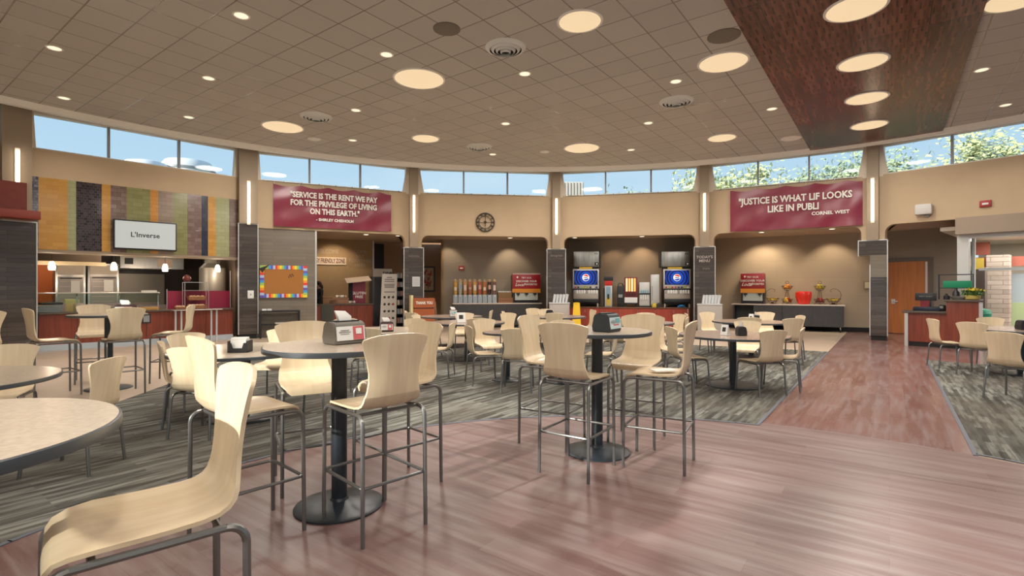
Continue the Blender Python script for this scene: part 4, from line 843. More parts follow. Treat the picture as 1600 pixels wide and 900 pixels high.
def juice(B, d, px0, px1, pyt, zc, label, heads=3, word1='TRY OUR', fs=1.0):
    x0 = B.s_(d, px0); x1 = B.s_(d, px1); zt = B.z_(d, (px0+px1)/2, pyt); w = (x1-x0)/2; h = zt-zc
    t = bt(B, 'juice_dispenser', label, 'juice dispenser', (x0+x1)/2, d, zc, 'red fronted juice dispensers')
    MB().bx(-w*0.96, w*0.96, 0.1, 0.55, 0, h*0.98, mat('dark appliance', (0.04, 0.025, 0.025), 0.4)).build('housing', None, t)
    MB().bx(-w*0.97, -w*0.88, -0.02, 0.1, 0.0, h*0.35, mat('dark appliance', (0, 0, 0))).bx(w*0.88, w*0.97, -0.02, 0.1, 0.0, h*0.35, MATS['dark appliance']).bx(-w*0.9, w*0.9, -0.06, 0.1, 0, 0.05, black).build('side_frame', None, t)
    MB().bx(-w, w, -0.05, 0.12, h*0.37, h, None, 0.01).build('front_panel', red, t)
    MB().bx(-w*1.01, w*1.01, -0.06, -0.045, h*0.36, h*0.50).build('amber_band', amber, t)
    MB().bx(-w, w, -0.05, 0.12, h, h+0.05).build('top_cap', mat('pinkish cap', (0.55, 0.40, 0.36), 0.5), t)
    MB().bx(-w*0.82, w*0.82, -0.02, 0.1, 0.10, h*0.36, mat('pale green grey steel', (0.50, 0.54, 0.50), 0.3)).build('splash_panel', None, t)
    for k in range(heads): x = -w*0.6+k*(1.2*w)/(heads-1); MB().bx(x-0.06, x+0.06, -0.07, 0.0, h*0.29, h*0.35, black).bx(x-0.015, x+0.015, -0.06, -0.03, h*0.24, h*0.30, black).build('tap', None, t)
    text_obj('panel_text', 'TRY OUR', h*0.085*fs, lettering, t, 0, -0.055, h*0.88, thick=0.001, bold=0.001)
    text_obj('panel_text', 'DISCOVER YOUR', h*0.095*fs, lettering, t, 0, -0.055, h*0.76, thick=0.001, bold=0.002)
    text_obj('script_text', 'Local', h*0.15*fs, lettering, t, -w*0.5, -0.055, h*0.64, thick=0.001, bold=0.002, shear=0.4)
    text_obj('panel_text', 'FAVORITES', h*0.09*fs, lettering, t, w*0.32, -0.055, h*0.65, thick=0.001, bold=0.002)
    MB().ball((-w*0.65, -0.055, h*0.9), 0.035, lettering, 1, (1, 0.2, 1.2)).build('leaf_emblem', None, t)
juice(B, cd+0.12, 800.5, 844, 429, 0.90, 'wide red juice dispenser at the right end of the cereal counter', 3)
recess_light(B, B.s_(1.0, 797), 1.0, 'recess downlight over the middle of the cereal bay'); spot('recess_spot', B.pt(B.s_(1.0, 797), 1.35, 3.24), B.pt(B.s_(2, 797), 2.0, 1.9), 60, 85)
spot('recess_spot', B.pt(B.s_(1.4, 700), 1.4, 3.24), B.pt(B.s_(2, 700), 2.0, 2.0), 35, 85)
# wall clock
x = B.s_(-0.1, 758); z = B.z_(-0.1, 758, 347.5)
t = bt(B, 'wall_clock', 'open black metal wall clock with roman numeral ring', 'clock', x, -0.14, z)
iron = mat('black iron', (0.025, 0.018, 0.012), 0.5)
for n_, r_, w_ in (('outer_ring', 0.315, 0.024), ('inner_ring', 0.215, 0.014)):
    MB().rings([[Vector((q*cos(a), y, q*sin(a))) for q, y in ((r_-w_, -0.01), (r_+w_*0.3, -0.01), (r_+w_*0.3, 0.01), (r_-w_, 0.01))] for a in [2*pi*k/48 for k in range(48)]], iron, False, True, False).build(n_, None, t)
rom = ['XII', 'I', 'II', 'III', 'IIII', 'V', 'VI', 'VII', 'VIII', 'IX', 'X', 'XI']
for k in range(12):
    o = text_obj('numeral', rom[k], 0.075, iron, t, 0.255*sin(k*pi/6), -0.004, 0.255*cos(k*pi/6), thick=0.006, bold=0.004, spacing=0.85); o.rotation_euler.y = k*pi/6
b = MB(); b.box(0, 0, 0, 0.012, 0.012, 0.56, iron).box(0, 0, 0, 0.56, 0.012, 0.012, iron); b.build('cross_bar', None, t)
MB().lathe([(0.045, -0.02), (0.045, 0.02)], 0, 0, iron, 20).build('hub', None, t).rotation_euler.x = pi/2
MB().box(0.0, -0.022, 0.08, 0.02, 0.006, 0.22, iron).build('hand', None, t); MB().box(0.0, -0.028, -0.06, 0.026, 0.006, 0.14, iron).build('hand', None, t)
for s in (-1, 1): pass
MB().box(0, 0.02, 0, 0.05, 0.04, 0.05, iron).build('wall_mount', None, t)

# cup carts in front of columns
def cup_cart(i, dx, w, zt, label, ncup, clab):
    a = ANG[i]; P = ring(a, RW-0.62); e = Vector((cos(a), -sin(a), 0)); P = P+e*dx
    t = thing('cup_cart', label, 'cup cart', P, -a, 'grey cup carts')
    MB().bx(-w, w, -0.25, 0.25, 0.06, zt-0.05, mat('pale grey laminate', (0.42, 0.38, 0.35), 0.5), 0.01).build('cart_body', None, t); MB().bx(-w-0.01, w+0.01, -0.26, 0.26, zt-0.05, zt, alu, 0.005).build('top_tray', None, t)
    for sx in (-1, 1):
        for sy in (-1, 1): MB().cyl(sx*(w-0.06), sy*0.18, 0, 0.06, 0.03, black, 12).build('castor', None, t)
    for k in range(ncup):
        x = -w*0.55+k*1.25*w/(ncup-1)
        c = MB().tube([(0, 0, 0), (0.02, -0.02, 0.14), (0.045, -0.03, 0.27)], [0.042, 0.045, 0.05], mat('frosted cups', (0.66, 0.68, 0.70), 0.3), 12).build('cup_stack', None, None, P+e*x+Vector((0, 0, zt)), -a)
        tag(c, clab[k], 'cups', 'stacks of cups')
cl = ['leftmost', 'second', 'middle', 'fourth', 'rightmost']
cup_cart(3, 0.08, 0.33, 0.97, 'grey cup cart in front of the column left of the beverage counter', 5, [q+' leaning stack of clear cups on the cart beside the yellow floor sign' for q in cl])
cup_cart(4, 0.16, 0.36, 0.96, 'grey cup cart in front of the column left of the fruit bay', 6, [q+' stack of clear cups on the cart at the left of the fruit bay' for q in cl+['extra end']])
tag(MB().box(0, 0, 0.14, 0.26, 0.3, 0.28, black, 0, 0.02).build('waste_bin', None, None, BAY[3].pt(BAY[3].s_(0.2, 1080), 0.2, 0.0), BAY[3].rz), 'small black bin between the red cabinets and the right cup cart', 'bin')
t = bt(BAY[3], 'floor_sign', 'yellow folding wet floor sign in front of the red cabinets', 'floor sign', BAY[3].s_(-0.9, 901), -0.9)
for s in (-1, 1): b = MB(); b.slab([(-0.15, 0), (0.15, 0), (0.10, 0.98), (-0.10, 0.98)], -0.008, 0.008, yellow); o = b.build('panel', None, t); o.rotation_euler.x = s*radians(-7)*1.0; o.location.y = s*-0.12
MB().box(0, 0, 0.95, 0.12, 0.05, 0.06, yellow, 0, 0.01).build('hinge', None, t)
# white notice frame on column 4, chalk lettering
for i, rows in ((3, 1), (4, 3), (2, 0)):
    t = thing('column_lettering', {3: 'faint reflective scribble band on the column left of the beverage counter', 4: 'faint menu lettering on the column left of the fruit bay', 2: 'faint lettering line on the column behind the waste station'}[i], 'lettering', ring(ANG[i], RW), -ANG[i])
    lm = mat('faint chalk', (0.20, 0.155, 0.14), 0.5)
    if i == 4:
        text_obj('letters', "TODAY'S\nMENU", 0.12, mat('chalk pale', (0.42, 0.36, 0.33), 0.5), t, 0, -0.304, 2.38, thick=0.002, bold=0.002); text_obj('letters', 'enjoy', 0.10, lm, t, 0.05, -0.304, 2.08, thick=0.002)
    else: text_obj('letters', 'welcome' if i == 2 else 'dining hall', 0.10, lm, t, 0, -0.304, 2.5 if i == 2 else 2.55, thick=0.002)

# ================================================================== BEVERAGE BAY
B = BAY[3]; L = B.L; cd = 0.75; ZC = 0.78
x0 = B.s_(cd, 884); x1 = B.s_(cd, 1078)
t = bt(B, 'beverage_counter', 'long red cabinet counter with a brown top under the soda fountains', 'counter')
MB().bx(x0, x1, cd+0.04, 1.72, 0.1, ZC-0.04).build('cabinet', mat('red cabinet laminate', (0.36, 0.055, 0.03), 0.4, noise=0.15, nscale=2, nstretch=(8, 8, .6)), t); MB().bx(x0-0.02, x1+0.02, cd, 1.74, ZC-0.04, ZC, None, 0.005).build('worktop', mat('brown wood top', (0.17, 0.08, 0.045), 0.35), t)
MB().bx(x0, x1, cd+0.1, 1.7, 0, 0.1).build('kick_plate', blacksoft, t)
n = 7
for k in range(n):
    a_ = x0+k*(x1-x0)/n; o = MB().bx(a_+0.01, a_+(x1-x0)/n-0.01, cd+0.02, cd+0.04, 0.12, ZC-0.06).build('door', MATS['red cabinet laminate'], t)
    MB().tube([(a_+0.08, cd-0.01, ZC-0.2), (a_+0.08, cd-0.01, ZC-0.1)], 0.008, stainless, 6).build('handle', None, o)
MB().bx(x1-0.08, x1-0.05, cd+0.01, cd+0.05, 0.1, ZC-0.04).build('end_strip', alu, t)
blue1 = mat('deep blue screen', (0.002, 0.004, 0.02), 0.2, emit=(0.0, 0.004, 0.035), es=1.0); 
blues = [mat('screen ring %d' % k, (0.002, 0.006, 0.03), 0.2, emit=c, es=1.0) for k, c in enumerate(((0.001, 0.012, 0.14), (0.002, 0.045, 0.42), (0.001, 0.03, 0.28), (0.004, 0.07, 0.55)))]
def disc(b, cx, y, cz, r0, r1, m, n=40, clipx=None, a0=0, a1=2*pi, clipz=None):
    k = b.mi(m); pts = []
    for j in range(n+1):
        a = a0+(a1-a0)*j/n; q = []
        for r in (r0, r1):
            x = cx+r*cos(a); z = cz+r*sin(a)
            if clipx: x = max(cx-clipx, min(cx+clipx, x))
            if clipz: z = max(cz-clipz, min(cz+clipz, z))
            q.append(b.bm.verts.new((x, y, z)))
        pts.append(q)
    for j in range(n):
        try: f = b.bm.faces.new((pts[j][0], pts[j][1], pts[j+1][1], pts[j+1][0])); f.material_index = k
        except ValueError: pass
def fountain(px0, px1, side, label, word, ice):
    d = cd+0.15; x0 = B.s_(d, px0); x1 = B.s_(d, px1); w = (x1-x0)/2; xc = (x0+x1)/2; pm = (px0+px1)/2
    Z = lambda py: B.z_(d, pm, py)
    t = bt(B, 'soda_fountain', label, 'soda fountain', xc, d, ZC, 'blue screen soda fountains'); g = lambda py: Z(py)-ZC
    MB().bx(-w*0.97, w*1.02, 0.12, 0.70, 0.10, g(420), black).build('housing', None, t)
    MB().bx(-w, w, -0.02, 0.14, g(451), g(420.5), alu, 0.015).build('screen_surround', None, t)
    sx = w*0.90; za = g(445); zc_ = g(422.5); cz = (za+zc_)/2; hz = (zc_-za)/2
    b = MB(); b.bx(-sx, sx, -0.026, -0.018, za, zc_, blue1)
    for r0, r1, m_, y in ((hz*1.40, hz*1.58, blues[2], -0.0270), (hz*1.02, hz*1.20, blues[1], -0.0272), (hz*0.60, hz*0.80, blues[3], -0.0274), (hz*0.0, hz*0.96, blues[0], -0.0268)): disc(b, 0, y, cz, r0, r1, m_, 48, sx, clipz=hz)
    b.build('display', None, t)
    rr = hz*0.50; b = MB()
    disc(b, 0, -0.0285, cz, 0, rr, mat('roundel white', (0.8, 0.8, 0.8), 0.3, emit=(0.75, 0.78, 0.82), es=0.7))
    rp = mat('roundel red', (0.7, 0.05, 0.05), 0.3, emit=(0.65, 0.03, 0.03), es=0.6); bp_ = mat('roundel blue', (0.02, 0.08, 0.5), 0.3, emit=(0.01, 0.05, 0.40), es=0.6)
    for sg, m_ in ((1, rp), (-1, bp_)):
        ks = b.mi(m_); up = []; lo = []
        for j in range(17):
            a = radians(25)+radians(130)*j/16; up.append((rr*0.86*cos(a), rr*0.86*sin(a)*sg)); lo.append((rr*0.86*cos(a), rr*(0.36+0.10*sin((a-pi/2)*2))*sg))
        for j in range(16): f = b.bm.faces.new([b.bm.verts.new((q[0], -0.0295, cz+q[1])) for q in (up[j], up[j+1], lo[j+1], lo[j])]); f.material_index = ks
    b.build('roundel_emblem', None, t)
    text_obj('roundel_text', word, rr*0.50, mat('roundel ink', (0.02, 0.05, 0.3), 0.4), t, 0, -0.0300, cz+0.005, thick=0.0005, bold=0.003)
    MB().bx(-w*0.93, w*0.95, -0.10, 0.12, g(467), g(453.5), mat('warm steel', (0.55, 0.49, 0.42), 0.3, metal=0.5), 0.01).build('splash_panel', None, t)
    MB().bx(-w*0.97, w*0.97, -0.05, 0.12, g(454), g(451), black).build('valve_bar', None, t)
    for k in range(10): x = -w*0.82+k*w*1.64/9; MB().bx(x-0.022, x+0.022, -0.15, -0.10, g(458.5), g(453), white if k % 5 else greyp, 0.006).build('valve', None, t)
    b = MB(); rnd = random.Random(px0)
    for k in range(8): b.box(-w*0.8+k*w*0.23, -0.03, g(449), 0.07, 0.012, 0.06, [mat('flavour %d' % q, c, 0.4) for q, c in enumerate(((0.5, 0.08, 0.06), (0.35, 0.42, 0.06), (0.75, 0.7, 0.6), (0.05, 0.06, 0.12)))][rnd.randrange(4)])
    b.build('flavour_labels', None, t)
    MB().bx(-w*0.97, w*0.97, -0.16, 0.12, g(472), g(467), black, 0.01).build('drip_tray', None, t)
    for s in (-1, 1): MB().bx(s*w*0.9-0.02, s*w*0.9+0.02, -0.05, 0.6, 0, 0.12, alu).build('foot', None, t)
    i0 = B.s_(d, ice[0]); i1 = B.s_(d, ice[1]); iw = (i1-i0)/2; zi0 = Z(417.5); zi1 = Z(392.5)
    t = bt(B, 'ice_machine', 'stainless ice machine stacked on the %s blue screen soda fountain' % side, 'ice machine', (i0+i1)/2, d, zi0, 'stainless ice machines'); h = zi1-zi0
    MB().bx(-iw-(0.05 if side == 'right' else 0), iw+(0.05 if side == 'left' else 0), 0.05, 0.65, 0, h, black).build('housing', None, t); MB().bx(-iw, iw, -0.0, 0.05, 0.02, h-0.01, mat('dull stainless', (0.36, 0.35, 0.33), 0.32, metal=0.9, noise=0.2, nscale=2, nstretch=(6, 1, 1)), 0.01).build('front_panel', None, t)
    MB().bx(iw*0.66, iw*0.96, -0.012, 0, 0.06, 0.17, black).build('badge', None, t); MB().bx(iw*0.78, iw*0.88, -0.016, -0.010, 0.09, 0.14, white).build('badge_light', None, t)
    for k in (0, 1): MB().bx(iw*(0.66+0.14*k), iw*(0.72+0.14*k), -0.008, 0, h-0.12, h-0.07, black).build('vent_hole', None, t)
    MB().bx(-iw*0.55, iw*0.45, -0.02, 0.06, -0.055, 0.0, yellow).bx(-iw*0.9, iw*0.9, 0.1, 0.55, -0.06, 0, black).build('caution_strip', None, t)
fountain(895, 936, 'left', 'left soda fountain with a blue ringed screen, behind the yellow floor sign', 'pepsi', (896.5, 936))
fountain(1036.5, 1079, 'right', 'right soda fountain with a blue ringed screen, next to the fruit bay column', 'pepsi', (1033.5, 1078))
def appliance(name, label, cat, px0, px1, pyt, d=cd+0.2, dep=0.45):
    x0 = B.s_(d, px0); x1 = B.s_(d, px1); t = bt(B, name, label, cat, (x0+x1)/2, d, ZC); return t, (x1-x0)/2, B.z_(d, (px0+px1)/2, pyt)-ZC
t, w, h = appliance('coffee_merchandiser', 'narrow tower machine with a black and red top and a picture front', 'drink machine', 944.5, 957, 432)
MB().bx(-w*0.9, w*0.9, 0, 0.4, 0, h*0.70, alu, 0.008).build('body', None, t); MB().bx(-w*0.6, w*0.55, -0.008, 0, h*0.02, h*0.66, mat('blue sky print', (0.25, 0.38, 0.50), 0.4)).build('picture_front', None, t)
MB().bx(-w*0.55, w*0.5, -0.014, -0.008, h*0.04, h*0.30, mat('yellow glass print', (0.62, 0.42, 0.05), 0.4)).bx(-w*0.3, w*0.2, -0.018, -0.012, h*0.25, h*0.42, inkdark).build('picture_print', None, t)
MB().bx(-w*0.9, w*0.9, -0.03, 0.4, h*0.70, h*0.86, mat('bright red top', (0.55, 0.02, 0.01), 0.4), 0.01).build('red_band', None, t); MB().bx(-w*1.15, w*1.15, -0.05, 0.4, h*0.86, h, black, 0.02).build('black_cap', None, t)
MB().bx(-w*1.35, -w*0.95, 0.05, 0.4, 0, h*0.62, black).build('side_housing', None, t)
t, w, h = appliance('coffee_urn', 'black coffee urn with a looped handle right of the tower machine', 'coffee urn', 964, 975, 447)
MB().bx(-w, w, 0, 0.3, 0, h, black, 0.02).build('body', None, t); MB().tube([(-w*0.7, 0.1, h), (-w*0.5, 0.1, h+0.10), (w*0.5, 0.1, h+0.10), (w*0.8, 0.1, h)], 0.014, black, 8).build('handle', None, t); MB().bx(-w*0.6, w*0.6, -0.006, 0, h*0.45, h*0.6, greyp).build('label', None, t)
t, w, h = appliance('slush_machine', 'lit juice machine with four orange and yellow columns', 'juice machine', 975.5, 996.5, 433)
MB().bx(-w, w, 0.05, 0.45, 0.10, h, mat('dark red shell', (0.18, 0.02, 0.02), 0.4), 0.01).build('body', None, t)
for k in range(4): MB().bx(-w*0.78+k*w*0.40, -w*0.50+k*w*0.40, -0.0, 0.06, h*0.52, h*0.96, mat('lit juice', (0.6, 0.3, 0.05), 0.3, emit=(1.0, 0.55, 0.18), es=0.75) if k % 2 else mat('lit juice pale', (0.7, 0.5, 0.3), 0.3, emit=(1.0, 0.72, 0.40), es=0.8)).build('juice_column', None, t)
for k in range(4): MB().bx(-w*0.72+k*w*0.40, -w*0.56+k*w*0.40, -0.04, 0.05, h*0.38, h*0.46, black).build('tap', None, t)
MB().bx(-w*0.95, w*0.95, 0.0, 0.06, h*0.14, h*0.32, white).build('splash_panel', None, t); MB().bx(-w, w, -0.08, 0.1, h*0.10, h*0.14, black).build('drip_tray', None, t)
for s in (-1, 1): MB().bx(s*w*0.8-0.03, s*w*0.8+0.03, 0, 0.4, 0, 0.12, black).build('foot', None, t)
t, w, h = appliance('milk_dispenser', 'small silver dispenser with four black handled taps', 'drink dispenser', 999, 1015, 441)
MB().bx(-w, w, 0, 0.4, 0.04, h, mat('pale steel', (0.60, 0.60, 0.58), 0.3, metal=0.3), 0.01).build('body', None, t); MB().bx(-w*1.05, w*1.05, -0.04, 0.0, h*0.50, h*0.56, black).build('tap_bar', None, t)
for k in range(4): MB().bx(-w*0.78+k*w*0.44, -w*0.58+k*w*0.44, -0.05, -0.01, h*0.30, h*0.50, white).bx(-w*0.82+k*w*0.44, -w*0.54+k*w*0.44, -0.03, -0.005, h*0.56, h*0.68, mat('tap label blue', (0.25, 0.42, 0.5), 0.4)).build('tap', None, t)
MB().bx(-w*1.05, w*1.05, -0.08, 0.1, 0, 0.05, black).build('drip_tray', None, t)
t, w, h = appliance('hot_water_tower', 'tall pale steel water tower left of the right soda fountain', 'water boiler', 1017, 1030, 429)
MB().bx(-w, w, 0, 0.4, 0.05, h, mat('pale steel', (0, 0, 0)), 0.01).build('body', None, t); MB().bx(-w*0.75, -w*0.6, -0.01, 0, h*0.2, h*0.65, greyp).build('sight_gauge', None, t); MB().bx(-w, w, -0.08, 0.1, 0, 0.06, black).build('drip_tray', None, t)
MB().bx(w*1.0, w*1.4, 0.1, 0.4, 0.0, h, mat('brown steel side', (0.25, 0.19, 0.15), 0.4)).build('side_panel', None, t)
for k, (px, c, lb) in enumerate(((1022, (0.65, 0.5, 0.05), 'yellow condiment caddy at the foot of the pale steel tower'), (1028, (0.03, 0.03, 0.03), 'black condiment caddy left of the right soda fountain'))):
    tag(MB().box(0, 0, 0.06, 0.14, 0.14, 0.12, mat('caddy %d' % k, c, 0.5), 0.2, 0.01).box(0.02, 0, 0.13, 0.08, 0.08, 0.05, MATS['caddy %d' % k]).build('condiment_caddy', None, None, B.pt(B.s_(cd+0.1, px), cd+0.05, ZC), B.rz), lb, 'caddy', 'condiment caddies')
tag(MB().tube([(-0.12, 0, 0.02), (-0.03, 0.03, 0.05), (0.06, 0, 0.06), (0.14, 0.02, 0.02)], [0.03, 0.045, 0.04, 0.02], mat('blue cloth', (0.02, 0.17, 0.40), 0.8), 8).build('cleaning_cloth', None, None, B.pt(B.s_(cd+0.1, 1064), cd+0.06, ZC), B.rz), 'crumpled blue cloth under the right soda fountain', 'cloth')
recess_light(B, B.s_(0.9, 898), 0.9, 'recess downlight over the left soda fountain'); recess_light(B, B.s_(0.9, 1003), 0.9, 'recess downlight over the middle of the beverage counter')
spot('recess_spot', B.pt(B.s_(1.2, 1003), 1.1, 3.24), B.pt(B.s_(1.7, 1003), 1.75, 1.9), 70, 85, (1, .7, .4)); spot('recess_spot', B.pt(B.s_(1.2, 960), 1.1, 3.24), B.pt(B.s_(1.7, 960), 1.75, 1.6), 30, 85, (1, .65, .35))

# ================================================================== FRUIT BAY
B = BAY[4]; L = B.L; cd = 2.0; ZC = 0.90
x0 = B.s_(cd, 1143); x1 = B.s_(cd, 1320.5)
t = bt(B, 'fruit_counter', 'long charcoal cabinet with a pale top under the fruit stands', 'cabinet')
xs = B.s_(cd, 1177)
MB().bx(xs, x1-0.03, cd+0.04, 2.65, 0.17, ZC-0.04).bx(x0+0.05, x0+0.09, cd+0.04, 2.65, 0.17, ZC-0.04).bx(x0+0.05, xs, 2.6, 2.65, 0.17, ZC-0.04).bx(x0+0.05, xs, cd+0.04, 2.65, 0.17, 0.21).build('cabinet_body', charcoal, t)
MB().bx(x0, x1, cd, 2.68, ZC-0.04, ZC, None, 0.006).build('worktop', whitetop, t)
for k in range(3): a_ = xs+k*(x1-0.03-xs)/3; MB().bx(a_+0.006, a_+(x1-0.03-xs)/3-0.006, cd+0.02, cd+0.04, 0.18, ZC-0.05).build('door', charcoal, t)
for x in (x0+0.15, (x0+x1)/2, x1-0.12): MB().tube([(x, cd+0.12, 0.17), (x, cd+0.12, 0.09)], 0.018, alu, 8).ball((x, cd+0.12, 0.05), 0.05, black, 2, (0.5, 1, 1)).build('castor', None, t)
juice(B, cd+0.12, 1157.5, 1195, 427.5, ZC, 'narrow red juice dispenser at the left end of the fruit counter', 2)
wire = mat('brown bronze wire', (0.10, 0.055, 0.03), 0.4, metal=0.6)
fcol = {'y': mat('yellow fruit', (0.75, 0.52, 0.04), 0.4), 'o': mat('orange fruit', (0.80, 0.30, 0.03), 0.5), 'r': mat('red apple', (0.45, 0.03, 0.02), 0.3), 'g': mat('green fruit', (0.45, 0.48, 0.06), 0.4), 'd': mat('dark red apple', (0.20, 0.02, 0.03), 0.3)}
def bowl(b, cz, r, h, n=10):
    for k in range(4): f = k/3; rr = r*(0.45+0.55*f**0.7); b.tube([(rr*cos(a), rr*sin(a), cz+h*f) for a in [2*pi*j/20 for j in range(20)]], 0.006 if k < 3 else 0.010, wire, 5, closed=True)
    for j in range(n): a = 2*pi*j/n; b.tube([(r*0.1*cos(a), r*0.1*sin(a), cz), (r*0.45*cos(a), r*0.45*sin(a), cz), (r*0.8*cos(a), r*0.8*sin(a), cz+h*0.45), (r*cos(a), r*sin(a), cz+h)], 0.004, wire, 4)
def fruits(P, cz, r, h, kinds, n, lab, seed):
    rnd = random.Random(seed)
    pl = []
    for k in range(n):
        a = k*2.4; q = r*0.62*sqrt((k+0.3)/n); pl.append((q*cos(a), q*sin(a), cz+0.05+h*0.25+(0.07 if k < n*0.35 else 0)))
    for k, p in enumerate(pl):
        c = kinds[k % len(kinds)]; nmf = {'y': 'yellow fruit', 'o': 'orange', 'r': 'red apple', 'g': 'green fruit', 'd': 'dark red apple'}[c]
        lab = lab.replace('wire ', ''); tag(MB().ball((0, 0, 0), 0.048, fcol[c], 2).build({'y': 'lemon', 'o': 'orange', 'r': 'apple', 'g': 'pear', 'd': 'apple'}[c], None, None, P+Vector(p)), '%s in the %s' % (nmf, lab.replace(' of the two tier stand', ' of the tier stand').replace('two tier ', '')), 'fruit', '%s in the %s' % (nmf, lab))
def tier_stand(px, pyt, k1, k2, label, seed):
    d = cd+0.3; P = B.pt(B.s_(d, px), d, ZC); zt = B.z_(d, px, pyt)-ZC
    t = thing('fruit_stand', label, 'fruit stand', P, B.rz, 'wire fruit stands')
    b = MB(); z2 = zt*0.60
    b.tube([(-0.15, 0, 0), (-0.06, 0, zt*0.30), (-0.03, 0, z2)], 0.008, wire, 6).tube([(0.15, 0, 0), (0.06, 0, zt*0.30), (0.03, 0, z2)], 0.008, wire, 6).tube([(0, 0.14, 0), (0, 0.03, z2)], 0.008, wire, 6)
    b.tube([(0, 0, z2), (0, 0, zt*0.88)], 0.006, wire, 6).tube([(0.05*sin(a), 0, zt*0.93+0.05*cos(a)) for a in [2*pi*j/12 for j in range(12)]], 0.006, wire, 5, closed=True); b.build('frame', None, t)
    b = MB(); bowl(b, 0.03, 0.17, 0.14); b.build('lower_bowl', None, t); b = MB(); bowl(b, z2, 0.17, 0.14); b.build('upper_bowl', None, t)
    fruits(P, 0.03, 0.17, 0.14, k2, 9, 'lower bowl of the '+label.split(',')[0], seed); fruits(P, z2, 0.17, 0.14, k1, 9, 'upper bowl of the '+label.split(',')[0], seed+1)
def hook_stand(px, side, label, seed):
    d = cd+0.3; P = B.pt(B.s_(d, px), d, ZC); t = thing('banana_stand', label, 'fruit stand', P, B.rz, 'wire fruit stands'); s = side
    b = MB(); b.tube([(0.11*cos(a), 0.11*sin(a), 0.008) for a in [2*pi*j/20 for j in range(20)]], 0.008, wire, 5, closed=True); b.cyl(0, 0, 0, 0.06, 0.05, wire, 12); b.build('foot', None, t)
    b = MB(); bowl(b, 0.06, 0.21, 0.13); b.build('bowl', None, t)
    b = MB(); b.tube([(s*0.20, 0, 0.19), (s*0.22, 0, 0.32), (s*0.19, 0, 0.43), (s*0.10, 0, 0.51), (-s*0.0, 0, 0.53), (-s*0.07, 0, 0.49), (-s*0.08, 0, 0.44), (-s*0.05, 0, 0.42)], 0.007, wire, 6); b.build('hook', None, t)
    for k in range(6):
        a = radians(-35+14*k); bb = MB().tube([(-0.12+0.05*abs(cos(j*pi/6)), 0, 0) if False else (0.11*cos(pi+j*pi/6)*1.1, 0.0, 0.055*sin(pi+j*pi/6)+0.05) for j in range(7)], [0.008, 0.018, 0.021, 0.022, 0.021, 0.018, 0.008], fcol['y'], 8)
        tag(bb.build('banana', None, None, P+Vector((0.0, -0.07+0.028*k, 0.15+0.012*(k % 2))), B.rz+0.15*(k-2.5)), 'yellow banana on the '+label.split(',')[0], 'banana', 'bananas on the '+label.split(',')[0])
hook_stand(1207, -1, 'hooked wire stand next to the red juice dispenser, with bananas', 1)
tier_stand(1230, 439, ['y', 'o', 'o'], ['r', 'y', 'r'], 'two tier wire stand left of the red pot, oranges above', 3)
tier_stand(1281, 439, ['g', 'y', 'g'], ['d', 'd', 'r'], 'two tier wire stand right of the red pot, pears above', 7)
hook_stand(1302, 1, 'hooked wire stand at the right end of the counter, with bananas', 2)
t = bt(B, 'red_pot', 'large glossy red apple-shaped ceramic pot between the fruit stands', 'pot', B.s_(cd+0.3, 1255.5), cd+0.3, ZC)
MB().lathe([(0.14, 0), (0.17, 0.01), (0.21, 0.12), (0.24, 0.25), (0.25, 0.34), (0.235, 0.41), (0.20, 0.435), (0.17, 0.43), (0.16, 0.38)], 0, 0, mat('bright red glaze', (0.75, 0.035, 0.02), 0.2), 32).build('pot_body', None, t)
MB().lathe([(0.17, 0.39), (0.16, 0.415), (0.05, 0.42)], 0, 0, MATS['bright red glaze'], 32).build('lid', None, t)
recess_light(B, B.s_(0.9, 1190), 0.9, 'recess downlight over the left of the fruit counter'); recess_light(B, B.s_(0.9, 1300), 0.9, 'recess downlight over the right of the fruit counter')
spot('recess_spot', B.pt(B.s_(2.0, 1190), 1.9, 3.24), B.pt(B.s_(2.7, 1190), 2.72, 1.7), 80, 95); spot('recess_spot', B.pt(B.s_(2.0, 1300), 1.9, 3.24), B.pt(B.s_(2.7, 1300), 2.72, 1.5), 70, 95); spot('recess_spot', B.pt(-0.4, 1.6, 3.24), B.pt(-0.4, 2.72, 1.2), 70, 110)
t = bt(B, 'wall_placard', 'cream framed placard on the wall beside the right-hand column', 'placard'); x0 = B.s_(2.7, 1349); x1 = B.s_(2.7, 1368); z0 = B.z_(2.7, 1355, 452); z1 = B.z_(2.7, 1355, 439)
MB().bx(x0, x1, 2.67, 2.715, z0, z1, taupe).build('frame', None, t); MB().bx(x0+0.04, x1-0.04, 2.66, 2.672, z0+0.04, z1-0.04, mat('cream card', (0.70, 0.62, 0.42), 0.6)).build('card', None, t)

# ================================================================== ENTRANCE BAY
B = BAY[5]; L = B.L; d = 2.72
x0 = B.s_(d, 1386); x1 = B.s_(d, 1450.5); zt = B.z_(d, 1420, 409)
t = thing('door_1', None, None, B.M, B.rz); t['kind'] = 'structure'
MB().bx(x0, x1, d-0.06, d-0.01, 0.02, zt, orangedoor).build('door_leaf', None, t)
b = MB(); b.bx(x0-0.12, x1+0.12, d-0.05, d, zt, zt+0.12).bx(x1, x1+0.12, d-0.05, d, 0, zt).bx(x0-0.12, x0, d-0.05, d, 0, zt); b.build('door_frame', mat('taupe door frame', (0.14, 0.11, 0.09), 0.5), t)
MB().bx(x1-0.06, x1-0.01, d-0.075, d-0.05, 0.9, zt-0.02, alu).build('edge_guard', None, t)
MB().tube([(x0+0.18, d-0.06, 1.02), (x0+0.18, d-0.12, 1.02), (x0+0.30, d-0.12, 1.02)], 0.018, alu, 8).bx(x0+0.13, x0+0.23, d-0.075, d-0.055, 0.95, 1.10, alu).build('door_handle', None, t)
